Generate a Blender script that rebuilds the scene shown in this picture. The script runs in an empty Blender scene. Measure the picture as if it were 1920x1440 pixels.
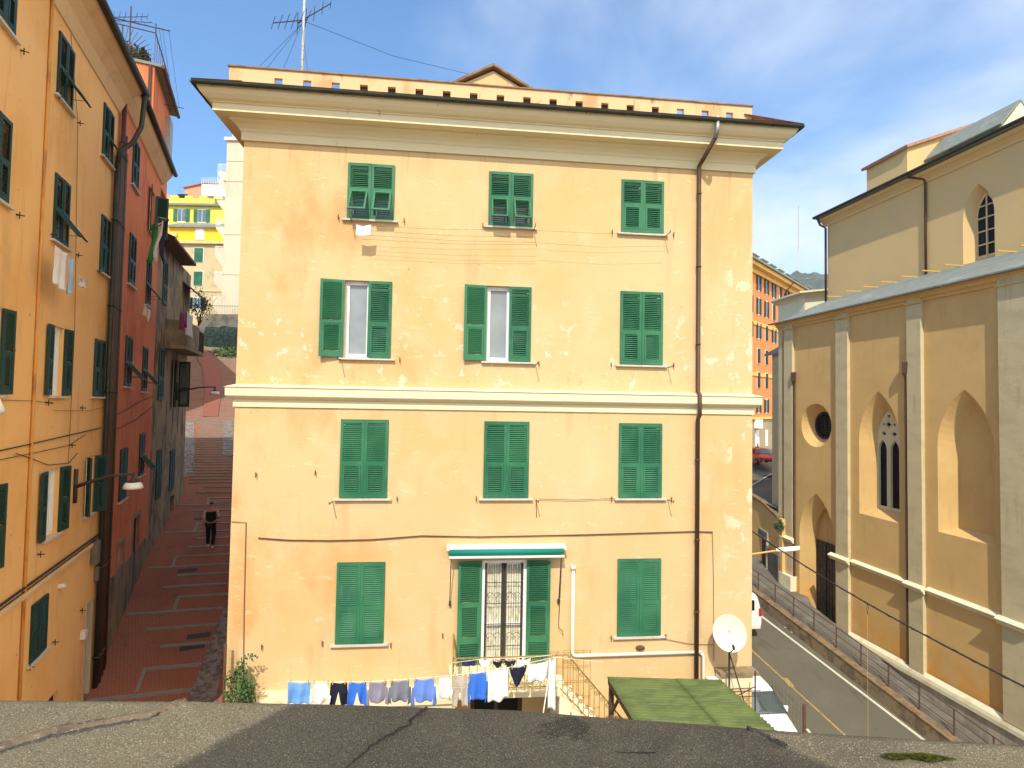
import bpy, math, random
from mathutils import Vector, Matrix
from mathutils.geometry import tessellate_polygon
from mathutils import noise as mnoise
random.seed(7)
V = Vector
scene = bpy.context.scene
col = scene.collection
R_ = math.radians

# ------------------------------------------------------------------ camera
FPX = 1043.0
yaw, pit, rol = R_(6.07), R_(2.024), R_(.981)
FW = V((math.sin(yaw)*math.cos(pit), math.cos(yaw)*math.cos(pit), math.sin(pit)))
RT = V((math.cos(yaw), -math.sin(yaw), 0)); UP = RT.cross(FW)
RT, UP = RT*math.cos(rol)+UP*math.sin(rol), -RT*math.sin(rol)+UP*math.cos(rol)
cd = bpy.data.cameras.new('camera'); cam = bpy.data.objects.new('camera', cd); col.objects.link(cam)
M = Matrix((RT, UP, -FW)).transposed().to_4x4(); cam.matrix_world = M
cd.sensor_width = 36; cd.lens = 36*FPX/1920; cd.clip_start = .05; cd.clip_end = 6000
scene.camera = cam

def ray(x, y): return FW+RT*((x-960)/FPX)-UP*((y-720)/FPX)      # survey helper: sight line through a photo point
def hit(x, y, P, n):
    d = ray(x, y); return d*(V(P).dot(V(n))/d.dot(V(n)))

# ------------------------------------------------------------------ objects
ORG = {}
def thing(name, label, cat, loc=(0, 0, 0), group=None):
    o = bpy.data.objects.new(name, None); col.objects.link(o); o.location = loc
    o.empty_display_size = .2
    o['label'] = label; o['category'] = cat
    if group: o['group'] = group
    ORG[o] = V(loc); return o
def tag(o, label, cat, group=None):
    o['label'] = label; o['category'] = cat
    if group: o['group'] = group
    return o
def struct(o): o['kind'] = 'structure'; return o
def stuff(o, label=None, cat=None):
    o['kind'] = 'stuff'
    if label: o['label'] = label; o['category'] = cat
    return o

class MB:
    def __init__(s): s.v = []; s.f = []
    def poly(s, pts):
        b = len(s.v); s.v += [V(p) for p in pts]; s.f.append(tuple(range(b, b+len(pts))))
    def grid(s, rows, close=False):
        b = len(s.v); n = len(rows[0])
        for r in rows: s.v += [V(p) for p in r]
        for i in range(len(rows)-1):
            for j in range(n if close else n-1):
                k = (j+1) % n
                s.f.append((b+i*n+j, b+i*n+k, b+(i+1)*n+k, b+(i+1)*n+j))
    def ob(s, o, a, b, c):
        o, a, b, c = V(o), V(a), V(b), V(c); k = len(s.v)
        s.v += [o, o+a, o+a+b, o+b, o+c, o+a+c, o+a+b+c, o+b+c]
        s.f += [(k, k+3, k+2, k+1), (k+4, k+5, k+6, k+7), (k, k+1, k+5, k+4), (k+1, k+2, k+6, k+5), (k+2, k+3, k+7, k+6), (k+3, k, k+4, k+7)]
    def box(s, x0, x1, y0, y1, z0, z1): s.ob((x0, y0, z0), (x1-x0, 0, 0), (0, y1-y0, 0), (0, 0, z1-z0))
    def tube(s, pts, r, n=6, cap=True):
        pts = [V(p) for p in pts]; rings = []; m = len(pts)
        rr = r if isinstance(r, (list, tuple)) else [r]*m
        prev = None
        for i, p in enumerate(pts):
            t = (pts[min(i+1, m-1)]-pts[max(i-1, 0)])
            t = t.normalized() if t.length > 1e-9 else V((0, 0, 1))
            if prev is None:
                h = V((0, 0, 1)) if abs(t.z) < .9 else V((1, 0, 0))
                a = t.cross(h).normalized()
            else:
                a = (prev-t*prev.dot(t)); a = a.normalized() if a.length > 1e-6 else t.orthogonal().normalized()
            prev = a; b = t.cross(a)
            rings.append([p+(a*math.cos(q*2*math.pi/n)+b*math.sin(q*2*math.pi/n))*rr[i] for q in range(n)])
        k = len(s.v); s.grid(rings, True)
        if cap:
            s.f.append(tuple(range(k+n-1, k-1, -1))); e = k+(m-1)*n; s.f.append(tuple(range(e, e+n)))
    def ext(s, pts, d):
        pts = [V(p) for p in pts]; d = V(d); n = len(pts); b = len(s.v)
        s.v += pts+[p+d for p in pts]
        for t in tessellate_polygon([pts]):
            s.f.append(tuple(b+i for i in t)); s.f.append(tuple(b+n+i for i in reversed(t)))
        for i in range(n): s.f.append((b+i, b+(i+1) % n, b+n+(i+1) % n, b+n+i))
    def holed(s, loops):
        b = len(s.v); fl = [V(p) for l in loops for p in l]; s.v += fl
        for t in tessellate_polygon([[V(p) for p in l] for l in loops]): s.f.append(tuple(b+i for i in t))
    def band(s, A, B):
        n = len(A); b = len(s.v); s.v += [V(p) for p in A]+[V(p) for p in B]
        for i in range(n): s.f.append((b+i, b+(i+1) % n, b+n+(i+1) % n, b+n+i))
    def build(s, name, mat, parent=None, smooth=False, bevel=0, solid=0):
        o = V((0, 0, 0)); p = parent
        while p is not None:
            if p in ORG: o = ORG[p]
            p = p.parent
        me = bpy.data.meshes.new(name); me.from_pydata([tuple(v-o) for v in s.v], [], s.f)
        me.materials.append(mat)
        if smooth: me.shade_smooth()
        me.validate(); me.update()
        ob = bpy.data.objects.new(name, me); col.objects.link(ob)
        if parent is not None: ob.parent = parent
        if solid: m = ob.modifiers.new('t', 'SOLIDIFY'); m.thickness = solid; m.offset = 0
        if bevel: m = ob.modifiers.new('b', 'BEVEL'); m.width = bevel; m.segments = 2; m.limit_method = 'ANGLE'
        return ob

class Frame:
    """vertical wall plane: s along it, z up, d out of it"""
    def __init__(f, O, deg=None, side=1, u=None):
        f.O = V(O)
        a = R_(deg) if deg is not None else 0
        f.u = V(u) if u else V((math.sin(a), math.cos(a), 0))
        f.n = V((f.u.y, -f.u.x, 0))*side
    def __call__(f, s, z, d=0): return f.O+f.u*s+f.n*d+V((0, 0, z))
    def px(f, x, y, d=0):
        P = hit(x, y, f.O+f.n*d, f.n) - f.O
        return P.dot(f.u), P.z

# ------------------------------------------------------------------ materials
def mat(name, base, rough=.85, layers=(), bump=(), metal=0, spec=.3, coat=0, coords='P', bricks=None):
    m = bpy.data.materials.new(name); m.use_nodes = True; nt = m.node_tree; N = nt.nodes; L = nt.links
    b = N['Principled BSDF']; b.inputs['Roughness'].default_value = rough; b.inputs['Metallic'].default_value = metal
    b.inputs['Specular IOR Level'].default_value = spec; b.inputs['Coat Weight'].default_value = coat
    b.inputs['Base Color'].default_value = (*base, 1)
    src = None
    if layers or bump or bricks:
        if coords == 'P': g = N.new('ShaderNodeNewGeometry').outputs['Position']
        else: g = N.new('ShaderNodeTexCoord').outputs['Object']
    cur = None
    if bricks:
        bt = N.new('ShaderNodeTexBrick'); mp = N.new('ShaderNodeMapping'); L.new(g, mp.inputs[0])
        mp.inputs['Rotation'].default_value = (0, 0, bricks.get('rot', 0))
        L.new(mp.outputs[0], bt.inputs['Vector']); bt.inputs['Scale'].default_value = bricks['scale']
        bt.inputs['Color1'].default_value = (*base, 1); bt.inputs['Color2'].default_value = (*bricks['c2'], 1); bt.inputs['Mortar'].default_value = (*bricks['mortar'], 1)
        bt.inputs['Mortar Size'].default_value = bricks.get('ms', .02); bt.inputs['Brick Width'].default_value = bricks.get('w', .5); bt.inputs['Row Height'].default_value = bricks.get('h', .25)
        cur = bt.outputs['Color']
    for ly in layers:   # (scale, stretch xyz, detail, lo, hi, colour, amount, optional window (axis, a, b))
        sc, st, det, lo, hi, c, amt = ly[:7]
        mp = N.new('ShaderNodeMapping'); L.new(g, mp.inputs[0]); mp.inputs['Scale'].default_value = tuple(sc*q for q in st)
        mp.inputs['Location'].default_value = (random.random()*9, random.random()*9, random.random()*9)
        no = N.new('ShaderNodeTexNoise'); no.inputs['Scale'].default_value = 1; no.inputs['Detail'].default_value = det; no.inputs['Roughness'].default_value = .6
        L.new(mp.outputs[0], no.inputs['Vector'])
        rp = N.new('ShaderNodeMapRange'); rp.interpolation_type = 'SMOOTHSTEP'
        rp.inputs[1].default_value = lo; rp.inputs[2].default_value = hi; rp.inputs[4].default_value = amt
        L.new(no.outputs['Fac'], rp.inputs[0]); fac = rp.outputs[0]
        for wn in ly[7:]:
            sx = N.new('ShaderNodeSeparateXYZ'); L.new(g, sx.inputs[0])
            r2 = N.new('ShaderNodeMapRange'); r2.interpolation_type = 'SMOOTHSTEP'; L.new(sx.outputs[wn[0]], r2.inputs[0])
            r2.inputs[1].default_value = wn[1]; r2.inputs[2].default_value = wn[2]
            mu = N.new('ShaderNodeMath'); mu.operation = 'MULTIPLY'; L.new(fac, mu.inputs[0]); L.new(r2.outputs[0], mu.inputs[1]); fac = mu.outputs[0]
        mx = N.new('ShaderNodeMix'); mx.data_type = 'RGBA'; L.new(fac, mx.inputs[0])
        if cur is None: mx.inputs[6].default_value = (*base, 1)
        else: L.new(cur, mx.inputs[6])
        mx.inputs[7].default_value = (*c, 1); cur = mx.outputs[2]
    if cur is not None: L.new(cur, b.inputs['Base Color'])
    prev = None
    for sc, st, det, strength, dist in bump:
        mp = N.new('ShaderNodeMapping'); L.new(g, mp.inputs[0]); mp.inputs['Scale'].default_value = tuple(sc*q for q in st)
        no = N.new('ShaderNodeTexNoise'); no.inputs['Scale'].default_value = 1; no.inputs['Detail'].default_value = det
        L.new(mp.outputs[0], no.inputs['Vector'])
        bp = N.new('ShaderNodeBump'); bp.inputs['Strength'].default_value = strength; bp.inputs['Distance'].default_value = dist
        L.new(no.outputs['Fac'], bp.inputs['Height'])
        if prev is not None: L.new(prev, bp.inputs['Normal'])
        prev = bp.outputs[0]
    if bricks:
        bp = N.new('ShaderNodeBump'); bp.inputs['Strength'].default_value = .5; bp.inputs['Distance'].default_value = .01; bp.invert = True
        L.new(bt.outputs['Fac'], bp.inputs['Height'])
        if prev is not None: L.new(prev, bp.inputs['Normal'])
        prev = bp.outputs[0]
    if prev is not None: L.new(prev, b.inputs['Normal'])
    return m
I3 = (1, 1, 1)
GR = (14, I3, 5, .5, .006)   # plaster grain
m_cream = mat('cream_yellow_plaster', (.62, .44, .222), .9,
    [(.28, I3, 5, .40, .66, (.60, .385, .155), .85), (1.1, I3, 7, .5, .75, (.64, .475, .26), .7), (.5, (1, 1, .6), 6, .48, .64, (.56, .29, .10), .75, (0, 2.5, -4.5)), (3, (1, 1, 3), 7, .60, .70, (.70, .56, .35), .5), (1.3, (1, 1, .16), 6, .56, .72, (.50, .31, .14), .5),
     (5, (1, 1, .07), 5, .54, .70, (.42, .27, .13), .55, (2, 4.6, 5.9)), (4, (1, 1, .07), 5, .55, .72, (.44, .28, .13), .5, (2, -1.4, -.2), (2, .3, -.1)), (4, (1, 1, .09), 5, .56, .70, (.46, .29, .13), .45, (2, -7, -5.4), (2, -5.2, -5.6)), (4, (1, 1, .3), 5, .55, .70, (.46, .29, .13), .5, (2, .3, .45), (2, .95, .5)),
     (2.1, (1.3, 1, .8), 7, .56, .60, (.70, .57, .36), .85, (0, 6.45, 6.9), (2, 4.2, 3.4), (2, -5.0, -3.5)),
     (2.6, (1.4, 1, 1.2), 8, .60, .635, (.68, .56, .38), .85, (2, -.2, .6), (2, 3.2, 1.2)),
     (11, (1, 1, 1), 3, .73, .76, (.25, .12, .05), .7)],
    [GR, (1.5, I3, 4, .25, .05)])
m_parapet = mat('stained_parapet_plaster', (.64, .44, .23), .9,
    [(1.4, (1, 1, .5), 6, .5, .68, (.52, .25, .10), .75), (3, (1, 1, .4), 6, .58, .7, (.12, .08, .05), .7)], [GR])
m_trim = mat('pale_stone_trim', (.72, .63, .40), .8, [(1, (1, 1, 3), 5, .5, .75, (.66, .56, .36), .5), (4, I3, 5, .68, .74, (.3, .25, .18), .6)], [(18, I3, 4, .25, .004)])
m_ochre = mat('ochre_orange_plaster', (.80, .465, .175), .9,
    [(5, (1, 1, .1), 6, .56, .70, (.50, .27, .10), .45), (.5, I3, 5, .45, .7, (.70, .36, .10), .7), (1.6, (1, 1, .4), 6, .56, .70, (.55, .32, .12), .5), (3.2, I3, 7, .66, .70, (.62, .52, .36), .8), (9, I3, 4, .70, .73, (.12, .07, .04), .8)],
    [GR, (2, I3, 4, .35, .05)])
m_ochre_trim = mat('ochre_trim', (.72, .50, .26), .85, [(2, I3, 5, .5, .7, (.5, .36, .2), .5)], [GR])
m_red = mat('brick_red_plaster', (.64, .20, .078), .9, [(5, (1, 1, .1), 6, .54, .68, (.30, .085, .05), .6), (.6, I3, 5, .45, .7, (.50, .10, .045), .7), (3, (1, 1, .4), 6, .6, .72, (.32, .10, .06), .6), (2.2, I3, 7, .66, .7, (.55, .25, .14), .6)], [GR, (2, I3, 4, .35, .05)])
m_old = mat('weathered_grey_plaster', (.25, .20, .12), .95, [(.9, I3, 6, .45, .6, (.14, .115, .085), .8), (1.6, (1, 1, .4), 7, .54, .62, (.36, .25, .11), .7), (2.2, (1, 1, .25), 7, .52, .64, (.045, .036, .027), .85)], [GR, (3, I3, 5, .6, .06)])
m_church = mat('tan_church_plaster', (.68, .43, .160), .92,
    [(.5, I3, 5, .42, .7, (.60, .37, .135), .7), (2.2, (1, 1, .6), 6, .5, .75, (.72, .48, .20), .5), (3.5, (1, 1, .15), 6, .56, .72, (.50, .31, .13), .45), (1.2, (1, 1, .6), 5, .36, .55, (.72, .34, .07), .85, (2, -8.2, -10.0)), (10, I3, 4, .71, .74, (.3, .2, .1), .5)],
    [(10, (1, 1, .8), 5, .5, .008), (.8, (1, .7, 1.4), 4, .4, .06)])
m_pil = mat('grey_beige_pilaster_plaster', (.60, .485, .27), .92, [(.8, (1, 1, 2), 5, .45, .7, (.50, .40, .22), .7), (4, (1, 1, .12), 6, .54, .7, (.40, .32, .18), .5), (5, I3, 5, .6, .75, (.42, .35, .23), .5)], [(10, I3, 5, .5, .008), (.9, (1, .7, 1.6), 4, .6, .05)])
m_nave = mat('tan_nave_plaster', (.68, .45, .19), .92, [(.4, I3, 5, .45, .7, (.60, .41, .21), .7), (9, I3, 4, .71, .74, (.35, .24, .12), .5)], [(10, I3, 5, .5, .008)])
m_slate = mat('grey_green_slate_roofing', (.22, .23, .19), .8, [(3, I3, 5, .45, .7, (.15, .16, .13), .7), (.8, I3, 4, .55, .7, (.30, .30, .25), .6)], [(9, I3, 4, .5, .02)])
m_stonecap = mat('pale_stone_string', (.80, .71, .46), .85, [(2.5, I3, 5, .5, .7, (.62, .50, .28), .6)], [GR])
m_tile = mat('terracotta_roof_tile', (.44, .22, .135), .9, [(6, I3, 5, .45, .7, (.24, .12, .08), .8), (7, I3, 4, .62, .7, (.50, .36, .24), .7)], [(30, I3, 3, .3, .01)])
m_green = mat('green_shutter_paint', (.020, .125, .058), .55, [(.9, I3, 2, .35, .65, (.042, .180, .082), .9), (7, (1, 1, .4), 6, .5, .75, (.06, .19, .12), .6), (26, I3, 3, .69, .74, (.30, .34, .26), .6)], spec=.3)
m_dgreen = mat('dark_green_shutter_paint', (.008, .040, .028), .6, [(5, I3, 5, .5, .75, (.014, .06, .042), .7)], spec=.4)
m_dark = mat('dark_interior', (.012, .012, .014), .9)
m_white = mat('white_frame_paint', (.80, .79, .75), .5, [(4, I3, 4, .55, .75, (.62, .60, .55), .5)])
m_marble = mat('grey_marble_sill', (.55, .50, .42), .7, [(8, I3, 4, .5, .7, (.4, .36, .3), .6)])
m_gutter = mat('dark_green_metal_gutter', (.035, .040, .028), .55, [(3, I3, 5, .5, .7, (.09, .055, .03), .7)], metal=.3)
m_pipe = mat('brown_downpipe_paint', (.085, .042, .026), .55, [(5, (1, 1, .3), 5, .5, .7, (.13, .06, .035), .6)])
m_ypipe = mat('ochre_rusty_pipe', (.60, .28, .06), .6, [(5, (1, 1, .3), 5, .5, .65, (.35, .14, .04), .8)])
m_zinc = mat('zinc_sheet', (.33, .33, .31), .45, [(8, I3, 4, .5, .7, (.2, .2, .19), .6)], metal=.7)
m_rust = mat('rusty_iron', (.125, .062, .034), .85, [(25, I3, 4, .45, .65, (.09, .05, .03), .8)], [(60, I3, 3, .4, .003)])
m_iron = mat('dark_wrought_iron', (.05, .045, .04), .6, [(20, I3, 3, .55, .7, (.16, .08, .03), .8)], metal=.3)
m_gold = mat('ochre_painted_wrought_iron', (.34, .22, .07), .6, [(18, I3, 4, .5, .65, (.14, .075, .03), .8)])
m_black = mat('black_rubber_cable', (.025, .023, .02), .7)
m_cord = mat('white_cord', (.75, .72, .6), .8)
m_awn = mat('teal_awning_fabric', (.01, .20, .15), .8, [(20, I3, 3, .5, .7, (.01, .2, .19), .6)])
m_plast = mat('white_plastic', (.70, .66, .55), .4)
m_dish = mat('white_dish_enamel', (.62, .58, .46), .5, [(6, I3, 4, .6, .75, (.6, .57, .48), .5)])
m_corr = mat('mossy_green_corrugated_sheet', (.105, .135, .038), .75, [(1.6, (1, 3, 1), 6, .42, .62, (.065, .090, .028), .85), (6, (.5, 4, 1), 5, .55, .7, (.15, .17, .06), .7), (3, (.6, 1.5, 1), 6, .60, .66, (.16, .12, .06), .5), (22, I3, 4, .7, .74, (.45, .42, .3), .6)], [(40, I3, 3, .3, .004)])
m_asph = mat('worn_asphalt', (.125, .110, .076), .92, [(.5, I3, 5, .45, .7, (.155, .138, .098), .7), (1.2, (1, .3, 1), 6, .58, .66, (.085, .075, .055), .7), (2, I3, 6, .6, .72, (.08, .07, .05), .6), (70, I3, 3, .55, .7, (.2, .185, .14), .5)], [(90, I3, 3, .5, .006)])
m_pave = mat('sidewalk_asphalt', (.14, .12, .09), .92, [(1.3, I3, 5, .45, .7, (.22, .20, .16), .7), (60, I3, 3, .6, .7, (.1, .09, .08), .5)], [(70, I3, 3, .5, .006)])
m_kerb = mat('weathered_low_wall_render', (.26, .19, .11), .95, [(3, (1, 1, .6), 6, .45, .62, (.13, .10, .06), .8), (8, I3, 5, .6, .7, (.38, .26, .14), .7)], [(20, I3, 5, .7, .02)])
m_kcap = mat('stone_coping', (.25, .165, .085), .9, [(4, I3, 6, .45, .62, (.15, .10, .055), .85), (1.1, I3, 4, .6, .7, (.38, .29, .17), .6)], [(20, I3, 5, .5, .01)])
m_conc = mat('streaked_concrete', (.50, .43, .31), .92, [(3, (1, 1, .12), 6, .45, .62, (.34, .28, .2), .7), (6, (1, 1, .2), 6, .6, .72, (.2, .16, .11), .6)], [(15, I3, 5, .4, .01)])
m_yline = mat('worn_yellow_road_paint', (.42, .29, .08), .85, [(14, I3, 5, .45, .6, (.18, .16, .11), .9)])
m_wline = mat('worn_white_road_paint', (.62, .56, .40), .85, [(14, I3, 5, .55, .68, (.22, .2, .15), .8)])
m_brick = mat('red_brick_paving', (.33, .115, .062), .9, [(.7, I3, 5, .42, .68, (.22, .082, .050), .8), (2.6, I3, 5, .58, .72, (.13, .06, .045), .6)], [(40, I3, 3, .3, .004)],
    bricks=dict(scale=4.2, c2=(.38, .125, .065), mortar=(.12, .075, .055), rot=R_(16.5), ms=.03))
m_step = mat('grey_stone_step_edge', (.235, .21, .17), .9, [(5, I3, 5, .45, .65, (.20, .17, .14), .8)], [(30, I3, 4, .4, .005)])
m_cobble = mat('grey_cobbles', (.24, .20, .17), .95, [(5, I3, 4, .42, .6, (.11, .09, .08), .9), (9, I3, 3, .6, .7, (.36, .32, .27), .8)], [(6, I3, 3, 1, .09)])
m_bitumen = mat('granulated_bitumen_felt', (.165, .138, .085), .95,
    [(1.1, (1, 1.6, 1), 6, .47, .60, (.085, .068, .048), .75, (0, -.5, .1)), (2.7, (1, 1.5, 1), 7, .58, .64, (.04, .032, .024), .7, (0, -.2, .2)), (.8, I3, 4, .5, .7, (.13, .118, .075), .6),
     (210, I3, 2, .52, .40, (.06, .05, .036), .7), (230, (1, 1, 1), 2, .58, .68, (.46, .40, .27), .8)],
    [(210, I3, 3, .8, .004), (14, I3, 5, .6, .012)])
m_lap = mat('brown_felt_lap', (.15, .112, .07), .9, [(9, I3, 6, .5, .66, (.06, .045, .03), .8), (120, I3, 2, .56, .68, (.32, .27, .19), .6)], [(60, I3, 4, .9, .006)])
m_bitdark = mat('dark_bitumen_seam', (.05, .044, .036), .8, [(200, I3, 2, .5, .65, (.14, .12, .09), .6)], [(180, I3, 3, .7, .003), (25, I3, 4, .8, .01)])
m_moss = mat('yellow_green_moss', (.10, .115, .015), .95, [(60, I3, 3, .45, .65, (.05, .06, .01), .8)], [(140, I3, 3, 1, .008)])
m_leaf = mat('leaf_green', (.055, .105, .03), .7, [(6, I3, 4, .45, .65, (.10, .15, .045), .8)])
m_leaf2 = mat('dark_leaf_green', (.03, .055, .022), .7, [(4, I3, 4, .45, .65, (.06, .09, .03), .8)])
m_bark = mat('bark', (.12, .08, .05), .9)
m_hill = mat('wooded_hillside', (.050, .066, .040), 1, [(.02, I3, 6, .45, .6, (.085, .09, .06), .8), (.03, (1, 1, 3), 6, .62, .68, (.22, .19, .14), .8)], [(.08, I3, 4, 1, 6)])
m_ground = mat('dusty_ground', (.22, .18, .13), .95, [(.4, I3, 6, .45, .65, (.15, .13, .09), .8)], [(8, I3, 4, .5, .03)])
m_cloudw = None
def glass(name, tint=(.10, .12, .13), rough=.05, spec=1.0):
    return mat(name, tint, rough, [(.8, I3, 3, .4, .7, tuple(c*1.6 for c in tint), .6)], spec=spec)
m_glass = glass('window_glass'); m_glassd = glass('dark_window_glass', (.012, .012, .012), .4, .12); m_wscreen = glass('windscreen_glass', (.07, .09, .095), .06, 1.0)
m_winglass = glass('pale_reflecting_glass', (.20, .215, .205), .05)
m_car = mat('white_car_paint', (.80, .79, .74), .3, [(2, I3, 4, .5, .8, (.70, .68, .6), .5)], coat=.5, coords='O')
m_carred = mat('red_car_paint', (.50, .015, .012), .3, coat=.6)
m_tyre = mat('tyre_rubber', (.02, .02, .02), .9)
m_orange = mat('salmon_orange_plaster', (.78, .26, .085), .9, [(.15, I3, 4, .45, .7, (.70, .21, .07), .7)], [GR])
m_oyel = mat('warm_yellow_trim', (.80, .50, .14), .9, [(.5, I3, 4, .5, .7, (.65, .38, .1), .6)])
m_stoneb = mat('olive_stone_base', (.38, .31, .19), .9, [(.5, I3, 5, .45, .7, (.30, .25, .15), .7)])
m_yel = mat('bright_yellow_plaster', (.84, .66, .10), .9, [(.3, I3, 4, .5, .7, (.78, .55, .08), .6)])
m_yel2 = mat('deep_yellow_plaster', (.82, .50, .03), .9, [(.3, I3, 4, .5, .7, (.7, .42, .03), .6)])
m_beige = mat('old_beige_plaster', (.58, .45, .25), .9, [(.3, I3, 5, .45, .7, (.46, .34, .18), .7), (.9, (1, 1, .4), 5, .58, .7, (.34, .25, .14), .6)])
m_creamw = mat('cream_white_plaster', (.60, .52, .37), .9, [(.2, I3, 4, .45, .7, (.53, .45, .31), .7), (.7, (1, 1, .2), 5, .55, .7, (.42, .35, .24), .5)])
m_pink = mat('pink_plaster', (.68, .30, .18), .9)
m_apse = mat('light_apse_plaster', (.78, .68, .44), .9, [(1, I3, 4, .5, .7, (.66, .56, .34), .6)])
m_greyw = mat('old_grey_retaining_wall', (.17, .15, .12), .95, [(1.4, I3, 6, .45, .62, (.09, .08, .06), .8)], [(6, I3, 5, .6, .05)])
m_net = mat('dark_green_netting', (.008, .018, .014), .9, [(3, I3, 5, .45, .65, (.03, .06, .045), .7)], [(4, I3, 4, .8, .1)])
m_bronze = mat('weathered_bronze_door', (.085, .070, .045), .55, [(5, I3, 5, .45, .65, (.14, .12, .085), .8)], [(7, I3, 3, 1, .05)], metal=.2)
m_wood = mat('brown_timber', (.10, .06, .035), .85, [(6, (1, 1, .3), 5, .45, .65, (.16, .10, .06), .7)])
m_beam = mat('yellow_timber_batten', (.60, .38, .10), .8)
m_skin = mat('skin', (.42, .22, .14), .6, coords='O')
m_hair = mat('dark_hair', (.012, .009, .008), .7)
m_pole = mat('galvanised_mast', (.45, .44, .40), .6, [(20, I3, 4, .5, .65, (.22, .18, .14), .8)], metal=.2)
m_lampw = mat('white_lamp_enamel', (.78, .76, .70), .5)
m_curtain = mat('lace_curtain', (.80, .76, .60), .95, [(14, (1, 1, .5), 4, .5, .66, (.48, .45, .32), .8)])
m_peg = mat('wooden_peg', (.5, .42, .2), .5)
def fabric(name, c, c2=None):
    return mat(name, c, .9, [(7, I3, 4, .5, .75, c2 or tuple(q*.75 for q in c), .6)], [(120, I3, 2, .3, .002)], spec=.1, coords='O')

# ------------------------------------------------------------------ louvred shutters and windows
def panel(mb, O, a, v, m, w, h, st=.055, rt=.06, rb=None, sp=.045, th=.032, mid=None):
    """louvred frame: O top corner, a across, v down, m out"""
    O, a, v, m = V(O), V(a), V(v), V(m); rb = rb or rt
    mb.ob(O-m*th/2, a*st, v*h, m*th); mb.ob(O+a*(w-st)-m*th/2, a*st, v*h, m*th)
    mb.ob(O+a*st-m*th/2, a*(w-2*st), v*rt, m*th); mb.ob(O+a*st+v*(h-rb)-m*th/2, a*(w-2*st), v*rb, m*th)
    slats(mb, O+a*st+v*rt, a, v, m, w-2*st, h-rt-rb, sp)
OV = [.031]
def slats(mb, O, a, v, m, w, h, sp=.045):
    n = max(1, int(h/sp)); sp = h/n
    up = -v*OV[0]+(-m)*.034; t = (-v*.034+m*.038).normalized()*.007
    for i in range(n):
        mb.ob(O+v*(sp*(i+.75))+m*.012, a*w, up, t)
def leaf(win, F, s_h, side, ang, w, z0, z1, material, mid=.42, flap=0, d0=.0, sp=.045):
    """one shutter leaf hinged at s_h; ang 0 closed, 180 folded back on the wall"""
    OV[0] = .031 if ang < 90 else .060
    c, sn = math.cos(R_(ang)), math.sin(R_(ang)); a = F.u*side*c+F.n*sn; m = F.n*c-F.u*side*sn; v = V((0, 0, -1))
    H = F(s_h, z1, d0); h = z1-z0; st = .06; hm = h*(1-mid)
    mb = MB(); th = .034
    mb.ob(H-m*th/2, a*st, v*h, m*th); mb.ob(H+a*(w-st)-m*th/2, a*st, v*h, m*th)
    ww = w-2*st; A = H+a*st
    for zz, hh in ((0, .07), (hm-.04, .07), (h-.09, .09)): mb.ob(A+v*zz-m*th/2, a*ww, v*hh, m*th)
    slats(mb, A+v*.07, a, v, m, ww, hm-.11, sp)
    sh = mb.build('shutter', material, win)
    fb = MB(); ph = R_(flap); vv = v*math.cos(ph)+m*math.sin(ph)*(1 if c > -.5 else -1); mm = m*math.cos(ph)-v*math.sin(ph)*(1 if c > -.5 else -1)
    panel(fb, A+v*(hm+.03)+a*.004+m*.006, a, vv, mm, ww-.008, h-hm-.12+(.05 if flap else 0), .04, .045, None, sp)
    if flap:   # stay rod
        e = A+v*(hm+.03)+vv*(h-hm-.2)+a*.05
        fb.tube([e, e-m*(m.dot(e-A))+v*.02], .006, 4)
    fb.build('shutter_flap', material, win); OV[0] = .031
    return sh
def rect(s0, s1, z0, z1): return [(s0, z0), (s1, z0), (s1, z1), (s0, z1)]
def window(b, F, s0, s1, z0, z1, material, style='closed', depth=.16, angs=(0, 0), flap=0, sill=True, flaps=None, pane_mat=None, mid=.42, sp=.045, sash=True, frame_mat=None):
    """window filling a hole already cut in the wall; returns the window part"""
    w = s1-s0; fm = frame_mat or m_white
    mb = MB(); e = .05; dd = -depth
    for A, B in (((s0, z0), (s0+e, z1)), ((s1-e, z0), (s1, z1)), ((s0+e, z1-e), (s1-e, z1)), ((s0+e, z0), (s1-e, z0+e))):
        mb.ob(F(A[0], A[1], dd+.002), F.u*(B[0]-A[0]), V((0, 0, B[1]-A[1])), F.n*.05)
    if sash:
        for x0 in (s0+e, (s0+s1)/2):
            x1 = x0+w/2-e; f = .045
            for A, B in (((x0, z0+e), (x0+f, z1-e)), ((x1-f, z0+e), (x1, z1-e)), ((x0+f, z1-e-f), (x1-f, z1-e)), ((x0+f, z0+e), (x1-f, z0+e+f))):
                mb.ob(F(A[0], A[1], dd+.012), F.u*(B[0]-A[0]), V((0, 0, B[1]-A[1])), F.n*.035)
    win = mb.build('window', fm, b)
    g = MB(); g.poly([F(s, z, dd+.008) for s, z in rect(s0+.02, s1-.02, z0+.02, z1-.02)])
    g.build('pane', pane_mat or m_glass, win)
    if style != 'bare':
        lw = w/2-.004
        fl = flaps or (flap, flap)
        for k, (sh, side, ang) in enumerate(((s0+.002, 1, angs[0]), (s1-.002, -1, angs[1]))):
            if ang is None: continue
            leaf(win, F, sh, side, ang+(random.uniform(0, 2.2) if ang < 90 else random.uniform(-3, 1)), lw, z0+.01, z1-.01, material, mid, fl[k], .02 if ang < 90 else .03, sp)
    if sill:
        q = MB(); q.ob(F(s0-.1, z0-.045, -.02), F.u*(w+.2), F.n*.10, V((0, 0, .04)))
        q.build('sill', m_marble, win)
    return win
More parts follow.
